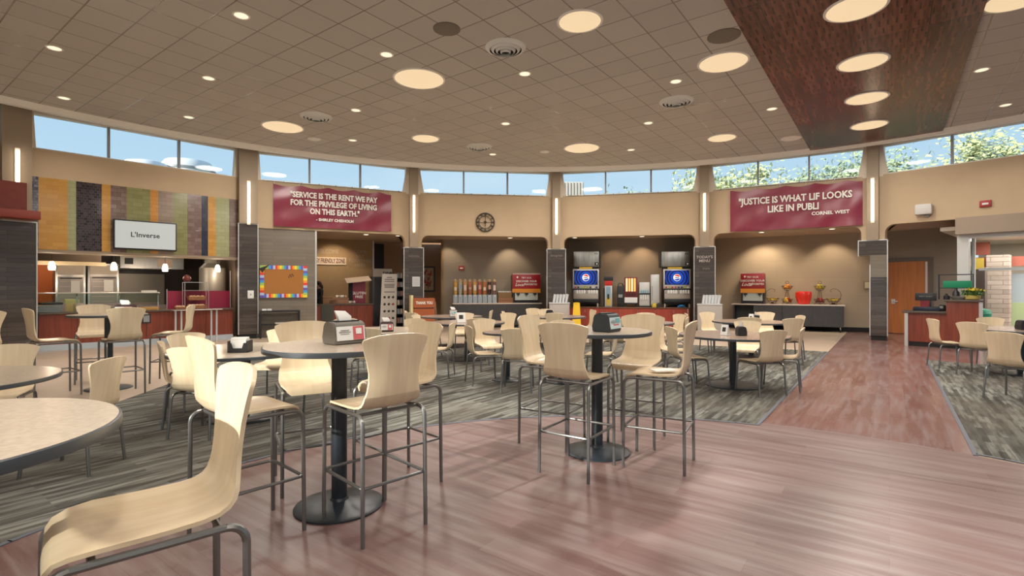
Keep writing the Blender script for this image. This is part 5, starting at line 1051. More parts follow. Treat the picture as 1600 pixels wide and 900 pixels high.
# soffit box and glazed storefront
xs = B.s_(-0.2, 1493)
struct('ceiling_soffit_box', MB().bx(xs, L/2+0.2, -0.25, 0.25, 2.80, 3.22), mat('taupe soffit', (0.36, 0.28, 0.21), 0.6), B.M, B.rz)
B6 = BAY[6]
t = thing('window_40', None, None, B.M, B.rz); t['kind'] = 'structure'
xp = B.s_(0, 1505)
fr = mat('white storefront frame', (0.66, 0.66, 0.65), 0.4)
b = MB(); b.bx(xp-0.11, xp+0.11, -0.06, 0.12, 0, 2.80).bx(xp, L/2, -0.04, 0.08, 2.70, 2.80).bx(xp, L/2, -0.03, 0.07, 0, 0.12).bx(L/2-0.1, L/2, -0.04, 0.08, 0, 2.8); b.build('window_frame', fr, t)
MB().bx(xp+0.1, L/2-0.1, 0.01, 0.016, 0.1, 2.72).build('window_glass', glass_mat('storefront glass', (0.97, 0.98, 0.98)), t)
t = thing('window_41', None, None, B.M, B.rz); t['kind'] = 'structure'
b = MB()
for k in range(3): b.bx(xp-0.12, xp-0.04, 0.5+k*0.9, 0.58+k*0.9, 0, 2.9)
b.build('window_frame', fr, t); MB().bx(xp-0.085, xp-0.079, 0.1, 2.6, 0.1, 2.85).build('window_glass', MATS['storefront glass'], t)
# lobby beyond the storefront
struct('wall_lobby', MB().bx(xp-0.5, L/2+7, 7.0, 7.2, 0, 4), mat('lobby cream', (0.62, 0.54, 0.44), 0.7), B.M, B.rz)
stone = brick_mat('ledge stone', (0.42, 0.34, 0.28), (0.62, 0.52, 0.44), (0.30, 0.24, 0.2), 0.55, 0.14, 0.01, 0.85, plane='xz', bumpy=0.6, streak=0.3, streakc=(0.35, 0.27, 0.22), sstretch=(5, 12, 4))
sx0 = B.s_(4.0, 1541); sx1 = B.s_(4.0, 1577)
struct('column_stone', MB().bx(sx0, sx1, 4.0, 4.6, 0, 2.45), stone, B.M, B.rz)
struct('column_dark', MB().bx(B.s_(3.0, 1522), B.s_(3.0, 1539), 3.0, 3.5, 0, 2.0), mat('dark taupe column', (0.12, 0.09, 0.075), 0.6), B.M, B.rz)
struct('wall_lobby_red', MB().bx(xp-0.5, B.s_(4.5, 1545), 4.7, 4.8, 2.5, 2.9).bx(B.s_(4.7, 1520), L/2+6, 4.75, 4.85, 2.12, 2.42), mat('salmon band', (0.42, 0.12, 0.08), 0.7), B.M, B.rz)
struct('wall_lobby_yellow', MB().bx(B.s_(3.6, 1522), B.s_(3.6, 1537), 3.6, 3.65, 1.75, 2.35), mat('yellow wall panel', (0.62, 0.45, 0.06), 0.6), B.M, B.rz)
struct('ceiling_lobby', MB().bx(xp-0.5, L/2+7, 0.3, 7, 2.95, 3.05), mat('lobby ceiling', (0.7, 0.62, 0.52), 0.7), B.M, B.rz)
struct('trim_lobby_beam', MB().bx(xp, L/2+6, 2.6, 2.75, 1.95, 2.02), alu, B.M, B.rz)
t = bt(B, 'lobby_stand', 'grey display stand seen through the storefront glass at the right edge', 'display stand', B.s_(5.0, 1592), 5.0)
MB().bx(-0.3, 0.3, 0, 0.3, 0, 1.0, mat('pale green board', (0.45, 0.55, 0.3), 0.5)).build('stand_base', None, t); MB().bx(-0.3, 0.3, 0.05, 0.25, 1.0, 1.9, mat('blue grey board', (0.42, 0.48, 0.52), 0.4)).build('stand_panel', None, t)
t = bt(B, 'recycling_bin', 'green bin seen through the storefront glass', 'bin', B.s_(2.0, 1536), 1.6)
MB().lathe([(0.18, 0), (0.22, 0.75), (0.23, 0.76), (0.2, 0.8)], 0, 0, mat('green plastic bin', (0.02, 0.28, 0.16), 0.5), 20).build('bin_body', None, t); MB().lathe([(0.21, 0.8), (0.18, 0.86), (0.05, 0.9)], 0, 0, MATS['green plastic bin'], 20).build('lid', None, t)
area('lobby_fill', B.pt(xp+2.0, 3.5, 2.9), 3.5, 230, (1, .95, .88), (0, 0, 0), 'SQUARE'); area('lobby_fill', B.pt(xp+3.0, 1.6, 2.9), 2.0, 70, (1, .95, .88), (0, 0, 0), 'SQUARE')  # bare area lights added to brighten the lobby, without fixtures
# register counter
P = Vector((9.85, 12.85, 0)); T_ = Vector((.74, -.67, 0)).normalized(); rzc = atan2(T_.y, T_.x)
t = thing('register_counter', 'cherry register counter with a low till end and a raised right end', 'counter', P, rzc)
MB().bx(0.04, 0.80, 0.04, 0.80, 0.12, 0.83, redwood).build('low_cabinet', None, t); MB().bx(0.80, 1.38, 0.0, 0.80, 0.12, 1.12, redwood).build('raised_cabinet', None, t)
MB().bx(-0.05, 0.80, -0.03, 0.85, 0.83, 0.88, countertop, 0.006).build('low_worktop', None, t); MB().bx(0.76, 1.46, -0.05, 0.85, 1.12, 1.17, countertop, 0.006).build('raised_worktop', None, t)
MB().bx(0.0, 0.07, -0.01, 0.10, 0.0, 0.83, alu).bx(1.38, 1.45, -0.02, 0.06, 0.0, 1.12, alu).build('corner_post', None, t); MB().bx(0.08, 1.40, 0.05, 0.75, 0, 0.12, blacksoft).build('kick_plate', None, t)
def ct(name, label, cat, x, y, z, group=None): return thing(name, label, cat, P+T_*x+Vector((-T_.y, T_.x, 0))*y+Vector((0, 0, z)), rzc, group)
t = ct('cash_register', 'black touchscreen till with a red logo on the low end of the register counter', 'cash register', 0.42, 0.30, 0.88)
MB().bx(-0.26, 0.26, -0.2, 0.22, 0, 0.10, mat('navy black', (0.01, 0.015, 0.03), 0.3), 0.01).build('cash_drawer', None, t)
MB().box(0.0, 0.05, 0.19, 0.16, 0.12, 0.20, black, 0, 0.01).build('stand', None, t); MB().box(-0.02, 0.0, 0.35, 0.42, 0.04, 0.19, black, 0, 0.01).build('screen', None, t)
b = MB(); disc(b, -0.04, -0.012, 0.16, 0, 0.045, mat('coral logo', (0.7, 0.06, 0.08), 0.4)); b.build('round_emblem', None, t); MB().box(-0.04, -0.005, 0.17, 0.18, 0.015, 0.17, mat('deep red pad', (0.18, 0.01, 0.02), 0.4)).build('emblem_pad', None, t)
text_obj('screen_text', 'NEXT GUEST', 0.045, greyp, t, -0.02, -0.024, 0.36, thick=0.001)
t = ct('card_terminal', 'small black card terminal right of the till', 'card terminal', 0.72, 0.25, 0.88); MB().box(0, 0, 0.08, 0.12, 0.14, 0.15, black, 0.3, 0.03).build('terminal_body', None, t); MB().box(-0.02, -0.075, 0.10, 0.07, 0.01, 0.06, greyp, 0.3).build('screen', None, t)
t = ct('shelf_rack', 'black wire rack with green boxes behind the raised end of the register counter', 'rack', 0.98, 0.62, 1.17)
for x in (-0.34, 0.30):
    for y in (-0.12, 0.14): MB().bx(x-0.012, x+0.012, y-0.012, y+0.012, 0, 0.62, black).build('post', None, t)
MB().bx(-0.35, 0.31, -0.13, 0.15, 0.60, 0.62, black).bx(-0.35, 0.31, -0.13, 0.15, 0.27, 0.285, black).build('shelf', None, t)
tag(MB().box(0, 0, 0.085, 0.54, 0.2, 0.17, mat('green carton', (0.0, 0.22, 0.10), 0.5), 0, 0.01).build('green_box', None, None, P+T_*0.99+Vector((-T_.y, T_.x, 0))*0.6+Vector((0, 0, 1.456)), rzc), 'bright green box on the black wire rack', 'box')
t = ct('serving_bowl', 'wide white bowl on the raised counter end', 'bowl', 1.02, 0.30, 1.17); MB().lathe([(0.07, 0), (0.10, 0.01), (0.21, 0.08), (0.22, 0.085), (0.10, 0.03), (0.02, 0.025)], 0, 0, white, 28).build('bowl_body', None, t)
t = ct('potted_flowers', 'yellow flowering plant with green leaves on the raised counter end', 'plant', 1.27, 0.22, 1.17)
MB().lathe([(0.10, 0), (0.14, 0.02), (0.15, 0.10), (0.13, 0.11)], 0, 0, mat('straw yellow pot', (0.55, 0.42, 0.12), 0.6), 20).build('pot', None, t)
b = MB(); rnd = random.Random(4); g1 = mat('dark leaf', (0.06, 0.14, 0.02), 0.5); y1 = mat('yellow petals', (0.55, 0.42, 0.03), 0.6)
for k in range(260):
    a = rnd.uniform(0, 2*pi); r_ = rnd.uniform(0.02, 0.21); z_ = 0.10+rnd.uniform(0, 0.19)*(1-0.3*r_/0.21); c = Vector((r_*cos(a), r_*sin(a), z_)); q = Vector((rnd.gauss(0, 1), rnd.gauss(0, 1), rnd.gauss(0, 1))).normalized(); p = q.orthogonal().normalized()
    m_ = y1 if z_ > 0.22 else g1; s_ = 0.035; f = b.bm.faces.new([b.bm.verts.new(c-q*s_), b.bm.verts.new(c-p*s_*0.6), b.bm.verts.new(c+q*s_), b.bm.verts.new(c+p*s_*0.6)]); f.material_index = b.mi(m_)
b.build('foliage', None, t)
for k, (x, y, w_, h_, m_, lb) in enumerate(((0.80, 0.16, 0.06, 0.14, black, 'small black and white jar at the left of the raised counter end'), (0.97, 0.45, 0.07, 0.28, black, 'tall black bottle behind the white bowl'), (1.10, 0.47, 0.05, 0.22, greyp, 'grey bottle between the black bottle and the flowers'))):
    tag(MB().lathe([(w_, 0), (w_, h_*0.6), (w_*0.4, h_*0.8), (w_*0.4, h_)], 0, 0, m_, 16).build('bottle', None, None, P+T_*x+Vector((-T_.y, T_.x, 0))*y+Vector((0, 0, 1.17))), lb, 'bottle', 'bottles on the raised counter end')
# things on the fascia
t = bt(B, 'wall_speaker', 'white rounded wall speaker on the beige fascia near the exit side', 'speaker', B.s_(-0.1, 1444.5), -0.10, B.z_(-0.1, 1444, 328))
MB().box(0, -0.10, 0, 0.36, 0.20, 0.28, mat('off white speaker', (0.62, 0.60, 0.56), 0.5), 0, 0.05).build('housing', None, t); MB().box(0.05, -0.04, -0.17, 0.10, 0.06, 0.05, greyp).build('bracket', None, t)
small_alarm(B, 1540, 318.5, -0.1, 'red fire strobe on the beige fascia at the right', 1.0)
# ================================================================== TABLES AND CHAIRS
FZ = 0.006
def shell_section(prof, hw, curve, th, nx=10):
    """closed cross-section rings of a bent ply sheet: prof=(y,z,ny,nz), hw=half width, curve=forward bow at the sides"""
    rings_ = []
    for (y, z, ny, nz), w, c, e in zip(prof, hw, curve, [0]*len(prof)):
        top = []; bot = []
        for k in range(nx+1):
            f = -1+2*k/nx; x = f*w; off = c*f*f
            top.append(Vector((x, y+ny*off, z+nz*off))); bot.append(Vector((x, y+ny*(off-th), z+nz*(off-th))))
        rings_.append(top+list(reversed(bot)))
    return rings_
def interp(tab, t):
    for (a, va), (b, vb) in zip(tab[:-1], tab[1:]):
        if t <= b:
            f = (t-a)/(b-a); f = f*f*(3-2*f); return va+(vb-va)*f
    return tab[-1][1]
def chair_meshes(SH, leg_dy, leg_dx, splay):
    th = 0.013
    # ---- seat (front edge to the bend)
    pts = [(0.238, -0.055), (0.232, -0.03), (0.215, -0.010), (0.18, 0.001), (0.12, 0.003), (0.04, -0.002), (-0.04, -0.004), (-0.12, -0.001), (-0.165, 0.006), (-0.195, 0.022), (-0.214, 0.045), (-0.224, 0.075)]
    wid = [(0, 0.15), (0.03, 0.175), (0.08, 0.197), (0.16, 0.208), (0.28, 0.203), (0.40, 0.199), (0.47, 0.192), (0.56, 0.182)]
    bpts = [(-0.224, 0.075), (-0.232, 0.11), (-0.240, 0.16), (-0.248, 0.21), (-0.258, 0.27), (-0.270, 0.33), (-0.279, 0.375), (-0.283, 0.395), (-0.286, 0.410), (-0.2875, 0.418)]
    bw = [0.182, 0.172, 0.165, 0.167, 0.180, 0.200, 0.213, 0.216, 0.215, 0.209]
    def prof(p):
        o = []
        for i, (y, z) in enumerate(p):
            a = p[max(0, i-1)]; b = p[min(len(p)-1, i+1)]; t = Vector((b[0]-a[0], b[1]-a[1])).normalized()
            o.append((y, SH+z, -t.y*-1, t.x*-1) if False else (y, SH+z, t.y, -t.x))
        return o
    acc = 0; w = []; 
    for i, p in enumerate(pts):
        if i: acc += hypot(p[0]-pts[i-1][0], p[1]-pts[i-1][1])
        w.append(interp(wid, acc))
    cv = [-0.004, 0, 0.002, 0.004, 0.008, 0.012, 0.014, 0.014, 0.014, 0.014, 0.014, 0.015]
    seat = MB(); seat.rings(shell_section(prof(pts), w, cv, th), ply, ends=(1, 0))
    back = MB(); pb = prof(bpts); rr = shell_section(pb, bw, [0.015, 0.018, 0.022, 0.026, 0.032, 0.038, 0.041, 0.042, 0.041, 0.040], th)
    # arched top: raise the middle of the upper rings
    for k, f in ((5, 0.1), (6, 0.35), (7, 0.6), (8, 0.85), (9, 1.0)):
        for v in rr[k]: v.z += 0.018*f*(1-(v.x/0.215)**2) - 0.020*f*(v.x/0.215)**4
    back.rings(rr, ply, ends=(0, 1))
    d = {'seat': seat.mesh('seat'), 'backrest': back.mesh('backrest')}
    rz = SH-0.028; r = 0.0125
    def legpts(sx, sy):
        xb = sx*(leg_dx+splay*0.5); yb = sy*(leg_dy+splay); xt = sx*leg_dx; yt = sy*leg_dy; rb = 0.055
        q = [(xb, yb, 0)]
        zt = rz-rb
        q.append((xt+(xb-xt)*0.0, yt, zt))
        for k in range(1, 6):
            a = k*pi/2/5; q.append((xt-sx*0.006*(1-cos(a)), yt-sy*rb*(1-cos(a)), zt+rb*sin(a)))
        return q
    for n, sx, sy in (('leg_a', -1, -1), ('leg_b', 1, -1), ('leg_c', -1, 1), ('leg_d', 1, 1)):
        d[n] = MB().tube(legpts(sx, sy), r, steel, 8).mesh('leg')
    for n, sx in (('rail_a', -1), ('rail_b', 1)):
        x = sx*(leg_dx-0.006); d[n] = MB().tube([(x, -leg_dy+0.055, rz), (x, leg_dy-0.055, rz)], r, steel, 8).mesh('side_rail')
    b = MB()
    for y in (-leg_dy+0.07, leg_dy-0.10): b.tube([(-leg_dx+0.006, y, rz), (leg_dx-0.006, y, rz)], 0.010, steel, 8)
    d['cross'] = b.mesh('cross_bar')
    if SH > 0.6:
        x = leg_dx+0.002; y = leg_dy+0.002; zf = 0.325; c = 0.03; q = []
        for (cx_, cy_, a0_) in ((x-c, y-c, 0), (-x+c, y-c, pi/2), (-x+c, -y+c, pi), (x-c, -y+c, 3*pi/2)):
            for k in range(4): a = a0_+k*pi/2/3; q.append((cx_+c*cos(a), cy_+c*sin(a), zf))
        d['ring'] = MB().tube(q, 0.010, steel, 8, closed=True).mesh('footrest')
    return d
BAR = chair_meshes(0.750, 0.235, 0.208, 0.006)
LOW = chair_meshes(0.452, 0.215, 0.195, 0.030)
def make_chair(kind):
    d = BAR if kind == 'bar' else LOW
    root = thing('bar_stool' if kind == 'bar' else 'dining_chair', None, None)
    def add(n, me):
        o = bpy.data.objects.new(n, me); COL.objects.link(o); o.parent = root
    add('seat', d['seat']); add('backrest', d['backrest'])
    for k in 'abcd': add('leg', d['leg_'+k])
    for k in 'ab': add('side_rail', d['rail_'+k])
    add('cross_bar', d['cross'])
    if 'ring' in d: add('footrest', d['ring'])
    return root
proto = {'bar': make_chair('bar'), 'low': make_chair('low')}; used = {'bar': False, 'low': False}
pk = {k: kids(v) for k, v in proto.items()}
def chair(kind, x, y, fx, fy, label, group):
    if not used[kind]: r = proto[kind]; used[kind] = True
    else:
        s = proto[kind]; r = s.copy(); COL.objects.link(r)
        for ch in pk[kind]:
            c = ch.copy(); COL.objects.link(c); c.parent = r
    r.location = (x, y, FZ if hypot(x-C2[0], y-C2[1]) > 4 else 0.003); r.rotation_euler = (0, 0, atan2(fy, fx)-pi/2)
    tag(r, label, 'bar stool' if kind == 'bar' else 'chair', group); return r
def table(kind, x, y, label, z=FZ, mtop=lam, r=None):
    H = 1.072 if kind == 'bar' else 0.755
    R_ = r or (0.465 if kind == 'bar' else 0.76); rb = 0.285 if kind == 'bar' else min(0.38, R_*0.6)
    t = thing('bar_table' if kind == 'bar' else 'dining_table', label, 'table', (x, y, z), 0, 'tall round tables' if kind == 'bar' else 'low round tables')
    tp = MB(); tp.lathe([(R_-0.003, H-0.030), (R_-0.003, H)], 0, 0, mtop, 72, False); tp.build('tabletop', None, t)
    e = MB(); pr = [(R_-0.002, H-0.034), (R_+0.004, H-0.032), (R_+0.006, H-0.018), (R_+0.004, H-0.003), (R_-0.002, H-0.0005)]
    e.rings([[Vector((q*cos(a), q*sin(a), zz)) for q, zz in pr] for a in [2*pi*k/72 for k in range(72)]], edge_band, False, True); e.build('edge_band', None, t)
    MB().lathe([(0.05 if kind == 'bar' else 0.05, 0.02), (0.05, H-0.035)], 0, 0, cast, 20).build('pedestal', None, t)
    MB().lathe([(rb, 0), (rb, 0.010), (rb-0.02, 0.018), (rb*0.5, 0.026), (0.06, 0.045), (0.05, 0.06)], 0, 0, cast, 48).build('base', None, t)
    MB().box(0, 0, H-0.042, 0.30, 0.06, 0.012, cast).box(0, 0, H-0.042, 0.06, 0.30, 0.012, cast).build('mounting_plate', None, t)
    return t
GB = 'bar stools around the tall tables'; GL = 'dining chairs around the low tables'
TA = (-1.15, 3.41); TB = (0.753, 4.53); TD = (-5.82, 7.39); T1 = (-1.57, 1.25)
table('bar', *TA, 'tall round table holding the large grey napkin dispenser with a red and white card', 0.003)
table('bar', *TB, 'tall round table right of centre, holding the black dispenser with a pale card', 0.006)
table('bar', *TD, 'tall round table on beige tiles in front of the kitchen counter', 0.001)
table('bar', *T1, 'tall round table cut off by the lower left edge of the picture', 0.006, lam, 0.488)
# around the tall tables
S = lambda *a: chair('bar', *a, GB)
S(-1.132, 1.58, -.75, -.66, 'nearest bar stool, at the lower left with its seat filling the corner')
S(-0.85, 3.16, -.70, .70, 'bar stool with its pale back to us in front of the grey napkin dispenser table')
S(-0.85, 3.81, -.70, -.72, 'bar stool on the far right side of the grey napkin dispenser table')
S(-1.56, 3.02, .66, .75, 'bar stool behind the nearest one, its back turned to the left')
S(-1.52, 3.84, .50, -.87, 'bar stool facing us behind the left side of the grey napkin dispenser table')
S(0.524, 4.10, .56, .83, 'bar stool with its back to us in front of the black dispenser table')
S(1.217, 4.24, -.88, .48, 'bar stool seen from the side at the right of the black dispenser table')
S(0.38, 4.84, .86, -.50, 'bar stool at the far left of the black dispenser table')
S(1.19, 4.88, -.45, -.89, 'bar stool facing us behind the black dispenser table')
S(-5.35, 7.02, -.75, .66, 'bar stool with its back to us at the tall table by the kitchen')
S(-6.15, 6.86, .55, .84, 'bar stool at the left of the tall table by the kitchen')
S(-5.30, 8.0, -.95, -.30, 'bar stool seen from the side at the right of the tall table by the kitchen')
S(-6.50, 7.95, .62, -.78, 'bar stool facing us behind the tall table by the kitchen')
S(-6.35, 6.02, -.90, .42, 'bar stool half cut off by the left edge of the picture')
# low tables
TH = (-2.99, 5.75); T2 = (-4.35, 3.80); TF = (3.27, 7.58); TI = (-2.2, 8.4); TJ = (-.91, 10.4); TJ2 = (-1.5, 12.7); TK = (-.08, 8.05); TK2 = (.77, 7.9)
TL_ = (1.05, 12.6); TG = (5.0, 10.7); TM = (2.5, 10.4); TQ = (8.55, 8.6)
table('low', *TH, 'low round table with the open wire napkin holder, left of centre')
table('low', *T2, 'low round table at the left edge behind the tall one', FZ)
table('low', *TF, 'low round table nearest the wooden aisle, with a black dispenser', FZ, lam2)
table('low', *TI, 'low round table behind the grey napkin dispenser table, with a brown dispenser', FZ)
table('low', *TJ, 'low round table with the white menu stand, in front of the cereal counter', FZ, lam2)
table('low', *TJ2, 'low round table nearest the thank you waste station', 0.0, lam2)
table('low', *TK, 'small low round table left of the tall table with the black dispenser', FZ, lam2, 0.38)
table('low', *TK2, 'small low round table hidden behind the tall table with the black dispenser', FZ, lam2, 0.44)
table('low', *TL_, 'low round table in front of the cup cart and yellow floor sign', 0.0, lam2)
table('low', *TG, 'low round table in front of the fruit counter, with a dispenser and card', 0.0, lam2)
table('low', *TM, 'low round table in front of the beverage counter', FZ, lam2)
table('low', *TQ, 'low round table at the right edge near the register', FZ, lam2)
S = lambda *a: chair('low', *a, GL)
S(-3.50, 4.10, -.97, -.10, 'dining chair seen edge-on right of the left-edge table')
S(-4.85, 4.85, .45, -.89, 'dining chair behind the left-edge table, cut off by the picture edge')
S(-3.45, 5.50, .85, .52, 'dining chair seen edge-on left of the wire napkin holder table')
S(-3.05, 5.10, .08, 1, 'dining chair with its back to us in front of the wire napkin holder table')
S(-3.85, 6.22, .80, -.60, 'dining chair facing us behind the left of the wire napkin holder table')
S(-3.12, 6.75, .05, -1, 'dining chair facing us behind the wire napkin holder')
S(-2.15, 5.55, -.97, .15, 'dining chair right of the wire napkin holder table, behind the tall table pedestal')
S(-1.85, 9.15, -.25, -.97, 'dining chair facing us behind the brown dispenser, to its right')
S(-2.95, 9.25, .5, -.86, 'dining chair behind the brown dispenser, to its left')
S(-2.05, 7.35, -.1, 1, 'dining chair with its back to us in front of the brown dispenser table')
S(-1.22, 8.35, -.97, .1, 'dining chair seen from the side right of the brown dispenser table')
S(-3.0, 8.0, .9, .4, 'dining chair left of the brown dispenser table')
S(-1.78, 10.75, .92, -.2, 'dining chair left of the white menu stand table')
S(-.42, 7.80, .94, .34, 'dining chair seen from the side facing the small low table at centre')
S(.08, 7.28, .1, 1, 'dining chair with its back to us in front of the small low table at centre')
S(-.42, 9.05, .35, -.94, 'sunlit dining chair facing us behind the small low table at centre')
S(-.68, 9.78, -.2, .98, 'dining chair with its back to us in front of the white menu stand table')
S(-.22, 11.35, -.55, -.83, 'dining chair facing us behind the right of the white menu stand table')
S(-1.05, 11.3, .1, -1, 'dining chair facing us right behind the white menu stand')
S(-.78, 12.9, -.95, .1, 'dining chair seen from the side beyond the white menu stand')
S(.05, 12.3, .97, -.1, 'dining chair seen edge-on in front of the cereal counter')
S(-2.35, 12.6, .97, .1, 'dining chair seen edge-on beside the thank you waste station')
S(-2.15, 11.9, .6, .8, 'dining chair left of the thank you station table, in front of the seen edge-on one')
S(.45, 13.95, -.5, -.86, 'dining chair facing us before the right end of the cereal counter')
S(.95, 11.75, 0, 1, 'dining chair with its back to us in front of the cup cart table')
S(.92, 13.4, .1, -1, 'dining chair facing us behind the cup cart table')
S(1.80, 12.9, -.97, -.2, 'dining chair right of the cup cart table, nearer the yellow floor sign')
S(2.35, 13.4, .95, .1, 'dining chair facing right beside the yellow floor sign')
S(.86, 8.72, -.1, -1, 'dining chair facing us behind the hidden small low table')
S(1.32, 7.72, -.92, .3, 'dining chair right of the hidden small low table')
S(2.0, 9.75, .5, .86, 'dining chair with its back to us in front of the beverage table')
S(3.12, 9.95, -.9, .35, 'dining chair right of the beverage table, nearest the red cabinets')
S(3.35, 10.9, -.9, -.3, 'dining chair right of the beverage table, further back')
S(2.95, 11.35, -.3, -.95, 'dining chair facing us behind the beverage table')
S(3.42, 7.05, -.22, .97, 'dining chair with its back to us in front of the aisle-side table')
S(3.88, 7.38, -.83, .50, 'dining chair seen edge-on right of the aisle-side table')
S(3.90, 8.55, -.52, -.85, 'dining chair facing us behind the aisle-side table')
S(2.55, 7.45, .97, .1, 'dining chair left of the aisle-side table, the nearer of two')
S(2.62, 8.20, .85, -.5, 'dining chair left of the aisle-side table, the farther of two')
S(5.18, 9.75, -.15, .98, 'dining chair with its back to us at the right of the fruit-side table')
S(5.65, 10.5, -.9, .1, 'dining chair at the right end of the fruit-side table, behind another')
S(4.62, 10.05, .3, .95, 'dining chair with its back to us at the left of the fruit-side table')
S(5.78, 11.75, -.5, -.86, 'dining chair facing us behind the dispenser of the fruit-side table')
S(4.62, 11.7, .3, -.95, 'dining chair facing us behind the left end of the fruit-side table')
S(4.12, 11.3, .95, -.2, 'dining chair seen edge-on in front of the grey cup cabinet')
S(7.95, 9.32, .95, -.25, 'dining chair nearest the register counter')
S(7.78, 8.52, .90, .42, 'dining chair left of the right-edge table, nearer than its neighbour')
S(9.05, 9.55, -.35, -.93, 'dining chair facing us behind the right-edge table')
S(6.50, 6.62, .94, .34, 'dining chair nearest us at the right edge of the picture')

# ---- napkin dispensers and table items
def dispenser(x, y, z, rz, label, body=greyp, face=None, card='plain', s=1.0, w=0.215, dp=0.155, h=0.155, tuft=True):
    t = thing('napkin_dispenser', label, 'napkin dispenser', (x, y, z), rz, 'napkin dispensers')
    b = MB(); q = []
    for (yy, zz) in ((-dp/2, 0), (-dp/2, h*0.30), (-dp/2*0.86, h*0.82), (-dp/2*0.66, h*0.97), (0, h), (dp/2*0.66, h*0.97), (dp/2*0.86, h*0.82), (dp/2, h*0.30), (dp/2, 0)): q.append((yy, zz))
    k = b.mi(body); a = [b.bm.verts.new((-w/2, yy, zz)) for yy, zz in q]; c = [b.bm.verts.new((w/2, yy, zz)) for yy, zz in q]; n = len(q)
    for j in range(n): f = b.bm.faces.new((a[j], a[(j+1) % n], c[(j+1) % n], c[j])); f.material_index = k
    b.bm.faces.new(list(reversed(a))).material_index = k; b.bm.faces.new(c).material_index = k
    bmesh.ops.bevel(b.bm, geom=b.bm.edges[:], offset=0.007, segments=2, affect='EDGES')
    b.build('dispenser_body', body, t)
    lean = atan2(dp/2*0.14, h*0.52)
    if card:
        cb = MB(); cw = w*0.9; hh = h*0.62; cc = white if card != 'pale' else mat('pale blue card', (0.55, 0.66, 0.68), 0.4)
        cb.box(0, -dp/2*0.94-0.003, h*0.48, cw, 0.003, hh, cc, 0, 0, -lean)
        if card == 'red': cb.box(cw*0.26, -dp/2*0.94-0.0055, h*0.48, cw*0.38, 0.003, hh*0.96, mat('coral card', (0.62, 0.13, 0.14), 0.5), 0, 0, -lean); cb.box(cw*0.26, -dp/2*0.94-0.008, h*0.56, cw*0.20, 0.003, hh*0.42, white, 0, 0, -lean)
        if card == 'pale':
            cb.box(cw*0.2, -dp/2*0.94-0.0055, h*0.62, cw*0.36, 0.003, hh*0.35, mat('teal print', (0.15, 0.42, 0.45), 0.5), 0, 0, -lean)
            cb.box(cw*0.05, -dp/2*0.94-0.0055, h*0.38, cw*0.5, 0.003, hh*0.12, mat('coral card', (0.62, 0.13, 0.14), 0.5), 0, 0, -lean)
        for j in range(4): cb.box(-cw*0.22, -dp/2*0.94-0.0055, h*(0.62-0.085*j), cw*(0.40 if j % 2 else 0.3), 0.002, h*0.028, inkgrey, 0, 0, -lean)
        c_ = cb.build('card', None, t)
    MB().box(0, 0, h+0.001, w*0.75, dp*0.5, 0.006, black if body is not black else greyp).build('top_slot', None, t)
    if tuft:
        nb = MB()
        r = [[Vector((-0.045, -0.012, h)), Vector((0.045, -0.012, h)), Vector((0.045, 0.012, h)), Vector((-0.045, 0.012, h))],
             [Vector((-0.060, -0.02, h+0.03)), Vector((0.050, -0.004, h+0.03)), Vector((0.052, 0.022, h+0.028)), Vector((-0.058, 0.012, h+0.034))],
             [Vector((-0.075, -0.004, h+0.07)), Vector((0.018, 0.020, h+0.066)), Vector((0.022, 0.026, h+0.066)), Vector((-0.072, 0.010, h+0.072))]]
        nb.rings(r, paper, True, False, False); nb.build('napkin', None, t)
    return t
zb = 1.078; zl = 0.764
dispenser(-1.135, 3.47, zb-0.001, radians(50), 'grey napkin dispenser with a red and white card and a napkin sticking out', mat('warm grey plastic', (0.17, 0.15, 0.125), 0.4), card='red', w=0.235, dp=0.16, h=0.15)
dispenser(0.81, 4.38, zb+0.002, radians(50), 'black napkin dispenser with a pale printed card on the tall table right of centre', mat('slate plastic', (0.035, 0.042, 0.05), 0.4), card='pale', w=0.20, dp=0.17, h=0.155, tuft=False)
dispenser(-5.62, 7.45, zb-0.004, radians(10), 'white and red carton-like napkin dispenser on the tall table by the kitchen', mat('dark maroon plastic', (0.05, 0.015, 0.015), 0.5), card='red', w=0.24, dp=0.14, h=0.13)
dispenser(-1.98, 8.1, zl, radians(15), 'dark brown napkin dispenser with a card, behind the nearest tall table', mat('brown plastic', (0.05, 0.02, 0.015), 0.4), card='red', w=0.20, dp=0.15, h=0.15)
dispenser(3.32, 7.42, zl, radians(80), 'black napkin dispenser on the aisle-side table', black, card='plain', w=0.16, dp=0.13, h=0.13)
dispenser(4.98, 10.45, zl-0.006, radians(60), 'black napkin dispenser on the fruit-side table', black, card='plain', w=0.17, dp=0.16, h=0.14)
dispenser(8.45, 8.45, zl, radians(70), 'black napkin dispenser on the right-edge table', black, card='plain', w=0.20, dp=0.16, h=0.155, tuft=False)
dispenser(0.92, 12.5, zl-0.006, radians(75), 'rounded black napkin dispenser near the yellow floor sign', black, card=None, w=0.16, dp=0.17, h=0.16, tuft=False)
dispenser(-1.40, 12.2, zl-0.006, radians(10), 'pale napkin dispenser with a blue card, beside the white menu stand', mat('dusty plastic', (0.35, 0.30, 0.25), 0.5), card='pale', w=0.17, dp=0.14, h=0.17)
